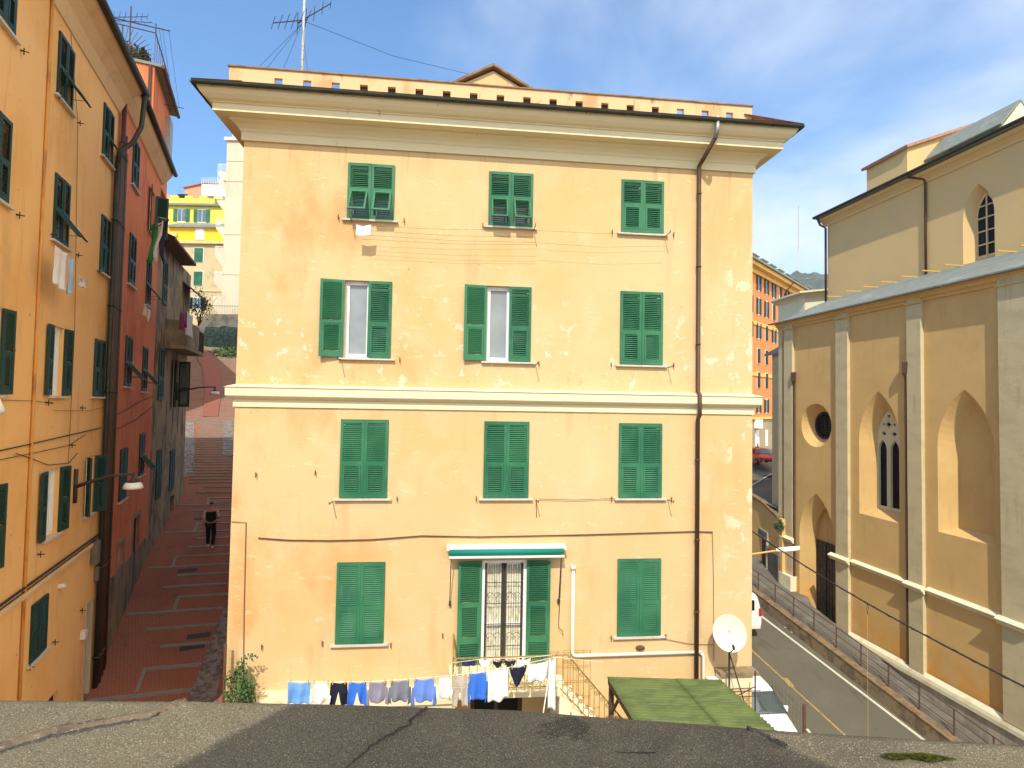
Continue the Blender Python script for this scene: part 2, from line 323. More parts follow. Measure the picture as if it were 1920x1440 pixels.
def wall(mb, F, outer, holes, depth=.16, d=0, back=True):
    mb.holed([[F(s, z, d) for s, z in outer]]+[[F(s, z, d) for s, z in h] for h in holes])
    for h in holes:
        A = [F(s, z, d) for s, z in h]; B = [F(s, z, d-depth) for s, z in h]; mb.band(A, B)
        if back: mb.poly(B)
def brackets(mb, F, s, z, L=.35, drop=.0):
    mb.tube([F(s, z, 0), F(s, z, L), F(s, z+.05, L+.01)], .011, 5)
def hooks(mb, F, pts):
    for s, z in pts: mb.ob(F(s-.008, z, 0), F.u*.016, F.n*.05, V((0, 0, .02))); mb.ob(F(s-.01, z-.06, .045), F.u*.02, F.n*.012, V((0, 0, .12)))
def sweep(mb, x0, x1, y0, y1, prof):
    rings = [[(x0-o, y0-o, z), (x1+o, y0-o, z), (x1+o, y1+o, z), (x0-o, y1+o, z)] for o, z in prof]
    mb.grid(rings, True)

# ================================================================== MAIN YELLOW HOUSE
YF = 13.0
FM = Frame((0, YF, 0), u=(1, 0, 0)); FM.n = V((0, -1, 0))
X0, X1, YB = -4.82, 7.34, 27.0
house = thing('apartment_house', 'wide cream yellow apartment house with green louvred shutters, facing the viewer in full sun', 'building', (1.26, YF, -8.3))
def pxr(tl, br, d=0):
    a = FM.px(*tl, d); b = FM.px(*br, d); return a[0], b[0], b[1], a[1]
C1, C2, C3 = (-2.505, -1.44), (.75, 1.81), (3.975, 5.04)
ROW = {1: (4.185, 5.50), 2: (.985, 2.77), 3: (-2.20, -.42), 4: (-5.45, -3.64)}
WN = [(C1, 1), (C2, 1), (C3, 1), (C1, 2), (C2, 2), (C3, 2), (C1, 3), (C2, 3), (C3, 3), (C1, 4), (C3, 4)]
holes = [rect(c[0], c[1], *ROW[r]) for c, r in WN]
DOOR = (.76, 1.80, -6.06, -3.64)
holes.append(rect(DOOR[0], DOOR[1], DOOR[2], DOOR[3]))
BW = (.55, 1.75, -7.5, -6.75); holes.append(rect(*BW))
mb = MB(); wall(mb, FM, rect(X0, X1, -8.6, 6.3), holes, .18)
for P in ([(X1, YF), (X1, YB)], [(X1, YB), (X0, YB)], [(X0, YB), (X0, YF)]):
    z0 = -13.5; mb.poly([(*P[0], z0), (*P[1], z0), (*P[1], 6.3), (*P[0], 6.3)])
mb.poly([(X0, YF, -13.5), (X1, YF, -13.5), (X1, YF, -8.6), (X0, YF, -8.6)])
mb.build('wall', m_cream, house)
for c, r in WN:
    st = {}
    if r == 1 and c is not C3: st = dict(flap=30)
    if r == 2 and c is not C3: st = dict(angs=(172, 0), pane_mat=m_winglass)
    w_ = window(house, FM, c[0], c[1], ROW[r][0], ROW[r][1], m_green, mid=.53 if r == 1 else .45, **st)
# french window
dw = MB(); s0, s1, z0, z1 = DOOR
for A, B in (((s0, z0), (s0+.07, z1)), ((s1-.07, z0), (s1, z1)), ((s0+.07, z1-.06), (s1-.07, z1))):
    dw.ob(FM(A[0], A[1], -.1), FM.u*(B[0]-A[0]), V((0, 0, B[1]-A[1])), FM.n*.09)
dm = (s0+s1)/2
for x in (s0+.07, dm-.06, dm+.01, s1-.12): dw.ob(FM(x, z0, -.12), FM.u*.05, V((0, 0, z1-z0-.06)), FM.n*.05)
for zz in (z0, z1-.12, z0+.9):
    for x in (s0+.12, dm+.06): dw.ob(FM(x, zz, -.118), FM.u*.34, V((0, 0, .055)), FM.n*.045)
dwin = dw.build('french_window', m_white, house)
q = MB()
nf = 40
for x0 in (s0+.12, dm+.06):
    q.grid([[FM(x0+.34*i/nf, zz, -.135+.012*math.sin(i*1.3)) for i in range(nf+1)] for zz in (z0+.05, z1-.1)])
q.build('curtain', m_curtain, dwin)
q = MB()
for x0 in (s0+.07, dm+.005):
    q.ob(FM(x0, z0, -.035), FM.u*.05, V((0, 0, z1-z0-.07)), FM.n*.03); q.ob(FM(x0+.385, z0, -.035), FM.u*.05, V((0, 0, z1-z0-.07)), FM.n*.03)
    for i in range(1, 6): q.tube([FM(x0+.05+.056*i, z0, -.02), FM(x0+.05+.056*i, z1-.08, -.02)], .0045, 5)
    for zz in (z0+.45, z0+.95, z0+1.42, z0+1.9): q.ob(FM(x0+.05, zz, -.024), FM.u*.335, V((0, 0, .014)), FM.n*.01)
    for zz in (z0+.7, z0+1.62):
        for k in (0, 1):
            cx = x0+.13+.17*k
            q.tube([FM(cx+.07*math.cos(t*.5), zz+.06*math.sin(t*.5), -.015) for t in range(0, 10)], .006, 4)
q.build('iron_grille', m_iron, dwin)
OV[0] = .060
for sh, side, ang in ((s0-.0, 1, 174), (s1, -1, 174)):
    H = FM(sh, z1+.0, .03); c, sn = math.cos(R_(ang)), math.sin(R_(ang)); a = FM.u*side*c+FM.n*sn; m = FM.n*c-FM.u*side*sn; v = V((0, 0, -1))
    q = MB(); panel(q, H, a, v, m, .55, 1.0, .06, .06, .06); panel(q, H+v*1.0, a, v, m, .55, .82, .10, .05, .10); panel(q, H+v*1.82, a, v, m, .55, .58, .06, .05, .08)
    q.build('shutter', m_green, dwin)
OV[0] = .031
window(house, FM, BW[0], BW[1], BW[2], BW[3], m_dgreen, 'bare', sill=False, pane_mat=m_glassd, frame_mat=m_wood)
# mouldings
mb = MB()
sweep(mb, X0, X1, YF, YB, [(.003, 5.85), (.05, 5.85), (.05, 6.03), (.07, 6.05), (.09, 6.10), (.16, 6.18), (.24, 6.22), (.26, 6.25), (.26, 6.27), (.50, 6.27), (.50, 6.43), (.53, 6.44), (.53, 6.46), (.60, 6.49), (.68, 6.56), (.73, 6.64), (.74, 6.68), (.76, 6.70), (.0, 6.72)])
mb.build('cornice', m_trim, house)
mb = MB()
sweep(mb, X0, X1, YF, YB, [(.003, -.17), (.035, -.17), (.035, -.01), (.09, .015), (.15, .06), (.165, .08), (.165, .25), (.19, .27), (.003, .335)])
mb.build('string_course', m_trim, house)
# gutter
mb = MB(); G = .80
for a, b in (((X0-G, YF-G), (X1+G, YF-G)), ((X1+G, YF-G), (X1+G, YB+G)), ((X0-G, YB+G), (X0-G, YF-G))):
    A = V((*a, 6.73)); B = V((*b, 6.73)); t = (B-A).normalized(); o = V((t.y, -t.x, 0))
    pr_ = [(math.cos(k*math.pi/6+math.pi)*.055, math.sin(k*math.pi/6+math.pi)*.07) for k in range(7)]
    mb.grid([[P+o*x+V((0, 0, z)) for x, z in pr_+[(.062, .012), (.05, .0)]] for P in (A, B)])
    L_ = (B-A).length; k = .4
    while k < L_:
        mb.grid([[A+t*(k+dx)+o*x*1.12+V((0, 0, z*1.12)) for x, z in pr_] for dx in (0, .03)]); k += .9
mb.build('gutter', m_gutter, house, solid=.004)
# roof with barrel tiles
mb = MB()
zr, zt_ = 6.745, 6.55; ins = 3.0
def tiles(mb, A, B, C, D, n):
    """A-B eave, D-C top"""
    A, B, C, D = map(V, (A, B, C, D)); nrm = (B-A).cross(D-A).normalized()
    for i in range(n):
        u0, u1 = i/n, (i+1)/n
        rows = []
        for vv in (0, 1):
            P0, P1 = (A.lerp(B, u0), A.lerp(B, u1)) if vv == 0 else (D.lerp(C, u0), D.lerp(C, u1))
            rows.append([P0.lerp(P1, k/4)+nrm*(.03*math.sin(k/4*math.pi)+random.uniform(0, .006)) for k in range(5)])
        mb.grid(rows)
ex = G-.01
tiles(mb, (X0-ex, YF-ex, zr), (X1+ex, YF-ex, zr), (X1-ins, YF+ins, zt_+.6), (X0+ins, YF+ins, zt_+.6), 68)
tiles(mb, (X1+ex, YF-ex+.02, zr+.05), (X1+ex, YB+ex, zr), (X1-.35, YB-ins, zr+.75), (X1-.35, YF-.25, zr+.47), 60)
tiles(mb, (X0-ex, YB+ex, zr), (X0-ex, YF-ex+.02, zr+.05), (X0+.0, YF-.25, zr+.36), (X0+.0, YB-ins, zr+.75), 60)
mb.poly([(X0+ins, YF+ins, zt_+.6), (X1-ins, YF+ins, zt_+.6), (X1-ins, YB-ins, zt_+.6), (X0+ins, YB-ins, zt_+.6)])
roof = mb.build('roof', m_tile, house)
# attic parapet with square openings
FP = Frame((0, 12.8, 0), u=(1, 0, 0)); FP.n = V((0, -1, 0))
pa, pb_ = FP.px(430, 125)[0], FP.px(1410, 200)[0]; ptop = 7.43
hs = []
for i in range(18):
    cx = FP.px(522, 155)[0]+(FP.px(1368, 221)[0]-FP.px(522, 155)[0])*i/17
    hs.append(rect(cx-.09, cx+.09, 7.05, 7.245))
mb = MB(); th = .09
wall(mb, FP, rect(pa, pb_, 6.70, ptop), hs, th, back=False)
mb.holed([[FP(s, z, -th) for s, z in rect(pa, pb_, 6.70, ptop)]]+[[FP(s, z, -th) for s, z in h] for h in hs])
mb.band([FP(s, z) for s, z in rect(pa, pb_, 6.70, ptop)], [FP(s, z, -th) for s, z in rect(pa, pb_, 6.70, ptop)])
for x in (pa, pb_-th): mb.box(x+.001, x+th-.001, 12.8+th+.002, 20, 6.7, ptop)
mb.build('parapet', m_parapet, house)
mb = MB(); mb.box(FP.px(660, 165)[0], FP.px(1250, 212)[0], 12.94, 13.0, 6.8, 7.36); mb.build('parapet_backing', m_greyw, house)
mb = MB(); mb.box(pa-.03, pb_+.03, 12.8-.03, 12.8+th+.05, ptop, ptop+.03); mb.box(pb_+.0, pb_+.18, 12.85, 13.1, 6.98, 7.02)
mb.build('coping', m_kcap, house)
# attic gable
mb = MB(); gy = 16.5; FG = Frame((0, gy, 0), u=(1, 0, 0)); FG.n = V((0, -1, 0))
gl, gt, gr = FG.px(845, 160), FG.px(925, 128), FG.px(1000, 172)
mb.ext([(gl[0]+.1, gy, 7), (gl[0]+.1, gy, gl[1]-.05), (gt[0], gy, gt[1]-.08), (gr[0]-.1, gy, gl[1]-.05), (gr[0]-.1, gy, 7)], (0, 4, 0))
mb.build('attic_gable', m_cream, house)
mb = MB()
for A, B in ((gl, gt), (gr, gt)):
    A = V((A[0], gy-.15, gl[1]-.05)); B = V((B[0], gy-.15, B[1])); t = B-A
    mb.ob(A, t, (0, 4.3, 0), (0, 0, .07))
mb.build('gable_roof', m_kcap, house)
# rainwater pipe
P = [V((6.03, 12.22, 6.70)), V((6.03, 12.22, 6.5)), V((6.01, 12.3, 6.32)), V((5.93, 12.78, 6.0)), V((5.90, 12.9, 5.9)), V((5.90, 12.9, 5.75)), V((5.90, 12.9, .36)), V((5.90, 12.8, .30)), V((5.90, 12.8, -.2)), V((5.90, 12.9, -.3)), V((5.90, 12.9, -8.4))]
mb = MB(); mb.tube(P[:3], .055, 10); mb.tube([P[0], P[0]+V((0, 0, .06))], [.06, .09], 10); mb.build('rain_hopper', m_zinc, house, True)
mb = MB(); mb.tube(P[2:], .05, 10)
for z in (5.2, 3.4, 1.5, -1.3, -3.2, -4.9, -6.6): mb.tube([(5.9, 12.9, z), (5.9, 12.9, z+.04)], .062, 10); mb.box(5.88, 5.92, 12.9, 13, z, z+.03)
mb.build('downpipe', m_pipe, house, True)
# conduits, cables, lamp, little pipes
mb = MB()
w1 = FM.px(1074, 1068); w2 = FM.px(1076, 1228); w3 = FM.px(1322, 1238)
mb.tube([FM(w1[0], w1[1], .05), FM(w1[0], w2[1]+.08, .05), FM(w1[0]+.03, w2[1]+.02, .05), FM(w1[0]+.1, w2[1], .05), FM(w3[0]-.1, w2[1], .05)], .042, 8)
mb.tube([FM(6.02, w2[1]-.02, .05), FM(6.08, w2[1]-.08, .05), FM(6.08, -8.3, .05)], .045, 8)
mb.ob(FM(w1[0]-.05, w1[1]-.0, .01), FM.u*.1, FM.n*.08, V((0, 0, .12)))
mb.build('waste_pipe', m_plast, house, True)
def cab(pts, d=.02, r=.009):
    mb = MB(); mb.tube([FM(*FM.px(x, y), d) for x, y in pts], r, 5); mb.build('wall_cable' if d < .2 else 'drying_line', m_rust, house)
cab([(485, 1008), (540, 1012), (620, 1013), (700, 1011), (790, 1004), (900, 1006), (1000, 1004), (1100, 1002), (1200, 999), (1300, 996), (1335, 997)], .03, .014)
cab([(1335, 997), (1337, 1080), (1338, 1240)], .02, .006); cab([(435, 978), (462, 979), (458, 1160), (457, 1300)], .02, .008)
cab([(1010, 935), (1080, 937), (1150, 934)], .04, .006); cab([(1240, 1196), (1290, 1206), (1336, 1208)], .03, .006)
for y0, y1 in ((432, 438), (440, 452), (448, 462), (456, 466)): cab([(680, y0), (850, (y0+y1)/2+4), (1000, y1)], .33, .003)
cab([(1005, 440), (1120, 446), (1240, 443)], .33, .003); cab([(1005, 462), (1120, 470), (1240, 468)], .3, .003)
cab([(1005, 937), (1006, 970)], .02, .008)
for x, y in ((660, 415), (1000, 432), (1246, 444), (640, 675), (1004, 684), (1252, 689), (624, 940), (1005, 937), (1252, 937)):
    s, z = FM.px(x, y); mb = MB(); brackets(mb, FM, s, z, .36); mb.build('drying_bracket', m_rust, house)
for x, y in ((635, 408), (758, 415), (905, 424), (1147, 436), (1262, 441), (750, 675), (1010, 682), (1145, 684), (1262, 685), (745, 935), (893, 934), (1146, 935), (1258, 936), (605, 1205), (733, 1208), (492, 1212), (1247, 1192), (1145, 1195), (830, 1190), (592, 886), (481, 890)):
    mb = MB(); hooks(mb, FM, [FM.px(x, y)]); mb.build('shutter_hook', m_rust, house)
s, z = FM.px(1200, 1214); mb = MB()
mb.grid([[FM(s+r*.11*math.cos(t*.5236), z+r*.055*math.sin(t*.5236), d) for t in range(12)] for r, d in ((1, .0), (1, .04), (.8, .06), (.01, .065))], True)
mb.build('bulkhead_lamp', m_rust, house, True)
# plinth ledge and little annex at the right corner
mb = MB(); mb.box(-4.4, .2, 12.55, 12.998, -6.63, -6.42); mb.box(-4.3, .2, 12.62, 12.998, -6.95, -6.64)
mb.build('plinth_ledge', m_trim, house)
# awning
aw = thing('awning', 'rolled teal awning in a white case above the french window', 'awning', FM(1.3, -3.35, .1))
a0, a1 = FM.px(838, 1024, .12)[0], FM.px(1060, 1024, .12)[0]; az = FM.px(950, 1027, .15)[1]
mb = MB(); mb.ext([FM(a0, az-.02, .0), FM(a0, az+.05, .0), FM(a0, az+.03, .12), FM(a0, az+.0, .24), FM(a0, az-.04, .24)], FM.u*(a1-a0)); mb.build('case', m_plast, aw, bevel=.01)
mb = MB(); mb.tube([FM(a0+.06, az-.07, .22), FM(a1-.06, az-.07, .22)], .07, 12); mb.ob(FM(a0+.07, az-.16, .26), FM.u*(a1-a0-.2), V((0, 0, .12)), FM.n*.012); mb.build('fabric_roll', m_awn, aw, True)
mb = MB(); mb.ob(FM(a0+.05, az-.20, .24), FM.u*(a1-a0-.1), V((0, 0, .05)), FM.n*.06)
mb.build('front_bar', m_plast, aw, bevel=.008)
for x in (a0+.1, a1-.12):
    mb = MB(); mb.tube([FM(x, az-.17, .27), FM(x-.01, az-1.28, .06)], .011, 6); mb.ob(FM(x-.03, az-1.33, 0), FM.u*.05, FM.n*.07, V((0, 0, .09))); mb.build('arm', m_iron, aw)
mb = MB(); mb.tube([FM(a1-.1, az-.16, .2), FM(a1-.13, az-1.7, .1), FM(a1-.13, az-1.85, .1), FM(a1-.03, az-1.95, .12), FM(a1-.03, az-2.03, .12)], .008, 5); mb.build('crank_rod', m_iron, aw)

# ---- balcony with scroll railing
def scroll(mb, c, ex, ez, r, turns=1.4, k=1, rad=.008, nn=14):
    c, ex, ez = V(c), V(ex), V(ez)
    mb.tube([c+(ex*math.cos(t*turns*2*math.pi/nn)*k+ez*math.sin(t*turns*2*math.pi/nn))*(r*(1-.8*t/nn)) for t in range(nn+1)], rad, 5)
YBAL = 11.75
FB = Frame((0, YBAL, 0), u=(1, 0, 0)); FB.n = V((0, -1, 0))
b0 = FB.px(850, 1240)[0]; b1 = FB.px(1042, 1240)[0]; bzt = FB.px(950, 1231)[1]; bzb = FB.px(950, 1296)[1]
mb = MB(); mb.box(b0-.08, b1+.08, YBAL-.08, 12.998, bzb-.10, bzb)
bal = mb.build('balcony', m_trim, house)
mb = MB()
mb.box(b0, b1, YBAL-.015, YBAL+.015, bzt-.02, bzt); mb.box(b0, b1, YBAL-.01, YBAL+.01, bzb+.06, bzb+.08)
mb.box(b0-.015, b0+.015, YBAL-.005, 13, bzt-.02, bzt)
n = 13; H = bzt-bzb
for i in range(n+1):
    x = b0+(b1-b0)*i/n; mb.tube([(x, YBAL, bzb), (x, YBAL, bzt-.01)], .009 if i % 6 else .014, 5)
for i in range(n):
    x = b0+(b1-b0)*(i+.5)/n
    scroll(mb, (x, YBAL, bzt-.13), (1, 0, 0), (0, 0, 1), .07, k=1 if i % 2 else -1)
    scroll(mb, (x, YBAL, bzb+.17), (1, 0, 0), (0, 0, -1), .07, k=1 if i % 2 else -1)
for i in range(6):
    y = YBAL+(13-YBAL)*i/6; mb.tube([(b0, y, bzb), (b0, y, bzt)], .009, 5)
    if i < 6: scroll(mb, (b0, y+.1, bzt-.15), (0, 1, 0), (0, 0, 1), .07)
mb.build('railing', m_gold, bal)
mb = MB()
for x in (b0+.3, b0+1.0, b1-.6): mb.ext([(x, 12.99, bzb-.1), (x, YBAL+.2, bzb-.1), (x, 12.99, bzb-.5)], (.06, 0, 0))
mb.build('bracket', m_iron, bal)
# outside stair from the balcony
st = thing('outside_staircase', 'outdoor stair with scrolled ochre iron railing descending right from the balcony', 'staircase', (3.2, 12, -8.3))
mb = MB(); sx = b1+.1; ns = 9; rz_ = (bzb+8.3)/ns; tr = .24
for i in range(ns):
    mb.box(sx+i*tr, sx+(i+1)*tr+.02, YBAL+.05, 12.9, -8.3, bzb-(i+1)*rz_+.0)
mb.build('steps', m_stonecap, st)
mb = MB(); xe = sx+ns*tr; zb0, zb1 = bzb, bzb-ns*rz_
mb.tube([(b1, YBAL, bzt), (b1+.25, YBAL, bzt-.0), (xe, YBAL, bzt-ns*rz_)], .018, 6)
mb.tube([(sx, YBAL, bzb+.02), (xe, YBAL, zb1+.02)], .012, 6)
for i in range(19):
    x = sx+.05+(xe-sx-.1)*i/18; f = (x-sx)/(xe-sx); zt2 = bzt-ns*rz_*max(0, (x-b1-.25)/(xe-b1-.25)); zl = bzb-ns*rz_*f
    mb.tube([(x, YBAL, zl+.02), (x, YBAL, zt2)], .008, 5)
    if i < 18:
        scroll(mb, (x+.06, YBAL, zt2-.16), (1, 0, 0), (0, 0, 1), .055, k=1 if i % 2 else -1); scroll(mb, (x+.06, YBAL, zl+.16), (1, 0, 0), (0, 0, -1), .055, k=1 if i % 2 else -1)
mb.build('railing', m_gold, st)
mb = MB()   # flat lattice on the far side of the stair
lx0, lx1, lz0, lz1 = b1+.1, b1+1.05, -7.1, -5.72
for i in range(7): x = lx0+(lx1-lx0)*i/6; mb.tube([(x, 12.93, lz0), (x, 12.93, lz1)], .006, 4)
for i in range(5): z = lz0+(lz1-lz0)*i/4; mb.tube([(lx0, 12.93, z), (lx1, 12.93, z)], .006, 4)
mb.build('wall_lattice', m_gold, st)

# ---- satellite dish
ds = thing('satellite_dish', 'round white satellite dish on a thin mast by the right corner of the yellow house', 'satellite dish', (6.4, 12.2, -8.3))
dc = hit(1368, 1187, (0, 12.35, 0), (0, 1, 0)); dn = V((-.25, -.88, .30)).normalized()
ea = dn.cross(V((0, 0, 1))).normalized(); eb = ea.cross(dn)
mb = MB(); rows = []
for r in (0.001, .1, .2, .3, .38, .40, .405): rows.append([dc-dn*.07+dn*(.45*r*r)+(ea*math.cos(t*math.pi/16)*.92+eb*math.sin(t*math.pi/16))*r for t in range(32)])
mb.grid(rows, True); mb.build('reflector', m_dish, ds, True, solid=.008)
arm = dc-eb*.40; lnb = dc+dn*.38-eb*.30
mb = MB(); mb.tube([arm-dn*.02, lnb], .012, 6); mb.tube([lnb, lnb+(dc-lnb).normalized()*.1], .03, 8); mb.build('feed_arm', m_iron, ds)
mx_ = dc-dn*.12
mb = MB(); mb.tube([mx_, mx_+V((.02, .0, -.3)), V((mx_.x+.02, mx_.y, -8.3))], .022, 8); mb.tube([(mx_.x+.02, mx_.y, mx_.z-.45), (mx_.x+.75, mx_.y-.3, -8.3)], .014, 6)
mb.build('mast', m_iron, ds)

# ---- corner annex + frame
an = thing('corner_annex', 'low annex with mossy flat slab and white rim at the corner below the satellite dish', 'building', (6.9, 12.3, -8.3))
ax0, ax1 = hit(1352, 1290, (0, 12.72, 0), (0, 1, 0)).x, hit(1409, 1290, (0, 12.72, 0), (0, 1, 0)).x; az1 = hit(1380, 1260, (0, 12.72, 0), (0, 1, 0)).z
mb = MB(); mb.box(ax0+.12, ax1, 12.78, 12.99, -8.3, az1-.38); mb.build('wall', m_cream, an)
mb = MB(); mb.box(ax0, ax1+.04, 12.73, 12.99, az1-.38, az1-.08); mb.build('rim', m_trim, an)
mb = MB(); mb.box(ax0-.04, ax1+.16, 12.66, 12.98, az1-.08, az1); mb.build('slab', m_kerb, an)
mb = MB(); mb.box(6.16, 6.42, 12.75, 12.99, -8.3, -6.45); mb.build('white_pier', m_white, an)
mb = MB()
for z in (-6.98, -7.1): mb.tube([(ax0-.1, 12.5, z+.4), (ax1+.1, 12.5, z+.4)], .010, 5)
mb.build('drying_rail', m_iron, an)
mb = MB(); pq = hit(1416, 1258, (0, 12.3, 0), (0, 1, 0)); mb.tube([pq, (pq.x, pq.y, -8.3)], .016, 6); mb.tube([(pq.x, pq.y, pq.z-.35), (pq.x-.5, pq.y-.1, pq.z-.5)], .012, 5); mb.build('iron_post', m_iron, an)
# ---- corrugated canopy
cp = thing('corrugated_canopy', 'mossy green corrugated sheet canopy on timber posts in the courtyard', 'canopy', (5, 10.5, -8.3))
CF = [hit(1138, 1270, (0, 0, -5.62), (0, 0, 1)), hit(1352, 1277, (0, 0, -5.62), (0, 0, 1)), hit(1470, 1385, (0, 0, -5.42), (0, 0, 1)), hit(1200, 1372, (0, 0, -5.42), (0, 0, 1))]
mb = MB(); nr = 120
for a_, b_ in ((0, .62), (.6, 1)):
    rows = []
    for i in range(nr+1):
        t = i/nr; A = CF[0].lerp(CF[3], t); B = CF[1].lerp(CF[2], t); w = V((0, 0, .022*math.sin(i*math.pi*2/6)+(.012 if a_ else 0)))
        rows.append([A.lerp(B, a_+(b_-a_)*k/6)+w for k in range(7)])
    mb.grid(rows)
mb.build('corrugated_sheet', m_corr, cp, True, solid=.006)
mb = MB()
mb.ob(CF[0]+V((.02, 0, -.14)), CF[3]-CF[0], (.05, 0, 0), (0, 0, .1)); mb.ob(CF[1]+V((-.07, 0, -.14)), CF[2]-CF[1], (.05, 0, 0), (0, 0, .1))
mb.ob(CF[0]+V((0.07, .05, -.14)), (CF[1]-CF[0])*.94, (0, .06, 0), (0, 0, .1))
mb.build('rafter', m_wood, cp)
for k, P in enumerate((CF[0], CF[1], CF[2], CF[3])):
    mb = MB(); x = P.x+(.06 if k in (0, 3) else -.12); mb.box(x, x+.09, P.y-.02, P.y+.07, -8.3, P.z-.13); mb.build('post', m_wood, cp)
mb = MB(); mb.ob(CF[0]+V((.07, -.02, -.75)), (0, -.55, .6), (.05, 0, 0), (0, 0, .06)); mb.build('brace', m_wood, cp)

# ---- mesh fence with thin posts by the green canopy and by the left corner
def meshfence(name, label, P0, P1, h, posts, sp=.12, mat_post=m_rust, top=None):
    t = thing(name, label, 'fence', P0); P0, P1 = V(P0), V(P1)
    n = int((P1-P0).length/sp); mb = MB(); top = top or (lambda f: h)
    for i in range(n+1): f = i/n; A = P0.lerp(P1, f); mb.tube([A, A+V((0, 0, top(f)))], .0018, 3, False)
    k = 0
    while k*sp < h:
        pts = [P0.lerp(P1, i/n)+V((0, 0, k*sp)) for i in range(n+1) if top(i/n) >= k*sp]
        if len(pts) > 1: mb.tube(pts, .0018, 3, False)
        k += 1
    mb.build('wire_mesh', m_iron, t)
    for f in posts:
        A = P0.lerp(P1, f); mb = MB(); mb.tube([A, A+V((0, 0, top(f)+.03))], .03, 6); mb.build('post', mat_post, t)
    return t
meshfence('wire_mesh_fence', 'wire mesh fence with rusty posts beside the green canopy', (hit(1425, 1300, (0, 11.8, 0), (0, 1, 0)).x, 11.8, -8.3), (hit(1508, 1323, (0, 10.2, 0), (0, 1, 0)).x, 10.2, -8.3), hit(1508, 1323, (0, 10.2, 0), (0, 1, 0)).z+8.3, (1,))
meshfence('wire_mesh_fence', 'rusty wire mesh fence sloping down at the left corner of the yellow house', (-4.75, 12.75, -8.3), (-3.0, 12.75, -8.3), 3.0, (0,), .09, top=lambda f: 3.0-2.0*f)

# ================================================================== LAUNDRY AND LINES
FL = Frame((0, 10.9, 0), u=(1, 0, 0)); FL.n = V((0, -1, 0))
leafclump_later = True
KINDS = {
 'towel': [[(0, 0, 1), (1, .02, .98)]],
 'sheet': [[(0, 0, 1), (.5, .01, .97), (1, .0, 1)]],
 'trousers': [[(0, .04, .96), (.35, .0, 1)], [(.35, .0, .5), (1, -.02, .30)], [(.35, .5, 1), (1, .68, 1.04)]],
 'tee': [[(0, .12, .88), (.7, .12, .88), (1, .30, .70)], [(.62, -.06, .12), (.95, -.02, .12)], [(.62, .88, 1.06), (.95, .88, 1.02)]],
 'shirt': [[(0, .06, .94), (.6, .06, .94), (.85, .16, .84)], [(.3, -.02, .06), (1.0, -.06, .10)], [(.3, .94, 1.02), (1.0, .88, 1.06)]],
 'triangle': [[(0, 0, 1), (.3, .06, .94), (1, .38, .62)]],
 'briefs': [[(0, 0, 1), (.45, .05, .95), (1, .36, .64)]],
}
def garment(F, s0, s1, zt0, zt1, drop, kind, d=0, amp=.03):
    mb = MB(); ph = random.random()*9; kf = random.uniform(13, 22)
    for strip in KINDS[kind]:
        nr, nc = 18, 20; rows = []
        for i in range(nr+1):
            v = strip[0][0]+(strip[-1][0]-strip[0][0])*i/nr
            for a, b in zip(strip, strip[1:]):
                if v <= b[0]+1e-6: break
            f = (v-a[0])/(b[0]-a[0]); f = max(0, min(1, f)); l = a[1]+(b[1]-a[1])*f; r = a[2]+(b[2]-a[2])*f
            row = []
            for j in range(nc+1):
                u = l+(r-l)*j/nc; s = s0+(s1-s0)*u; zt = zt0+(zt1-zt0)*min(1, max(0, u))
                sag = .03*math.sin(min(1, max(0, u))*math.pi)*(1-v*.3)
                w = amp*(.25+v)*(math.sin(kf*(s-s0)*1.6+ph+v*1.5)+.6*mnoise.noise(V((s*4, v*2.2, ph))))
                row.append(F(s, zt-sag-v*drop*(1+.03*math.sin(5*u+ph)), d+w))
            rows.append(row)
        mb.grid(rows)
    return mb
def hang(F, x0, x1, yt0, yt1, yb, kind, name, label, cat, c, d=0, group=None, amp=.03, c2=None):
    s0, z0 = F.px(x0, yt0, d); s1, z1 = F.px(x1, yt1, d); zb = F.px((x0+x1)/2, yb, d)[1]
    o = garment(F, s0, s1, z0, z1, (z0+z1)/2-zb, kind, d, amp).build(name, fabric(name+'_cloth', c, c2), None, True, solid=.006)
    tag(o, label, cat, group)
    return o
BL = (.05, .17, .62); 
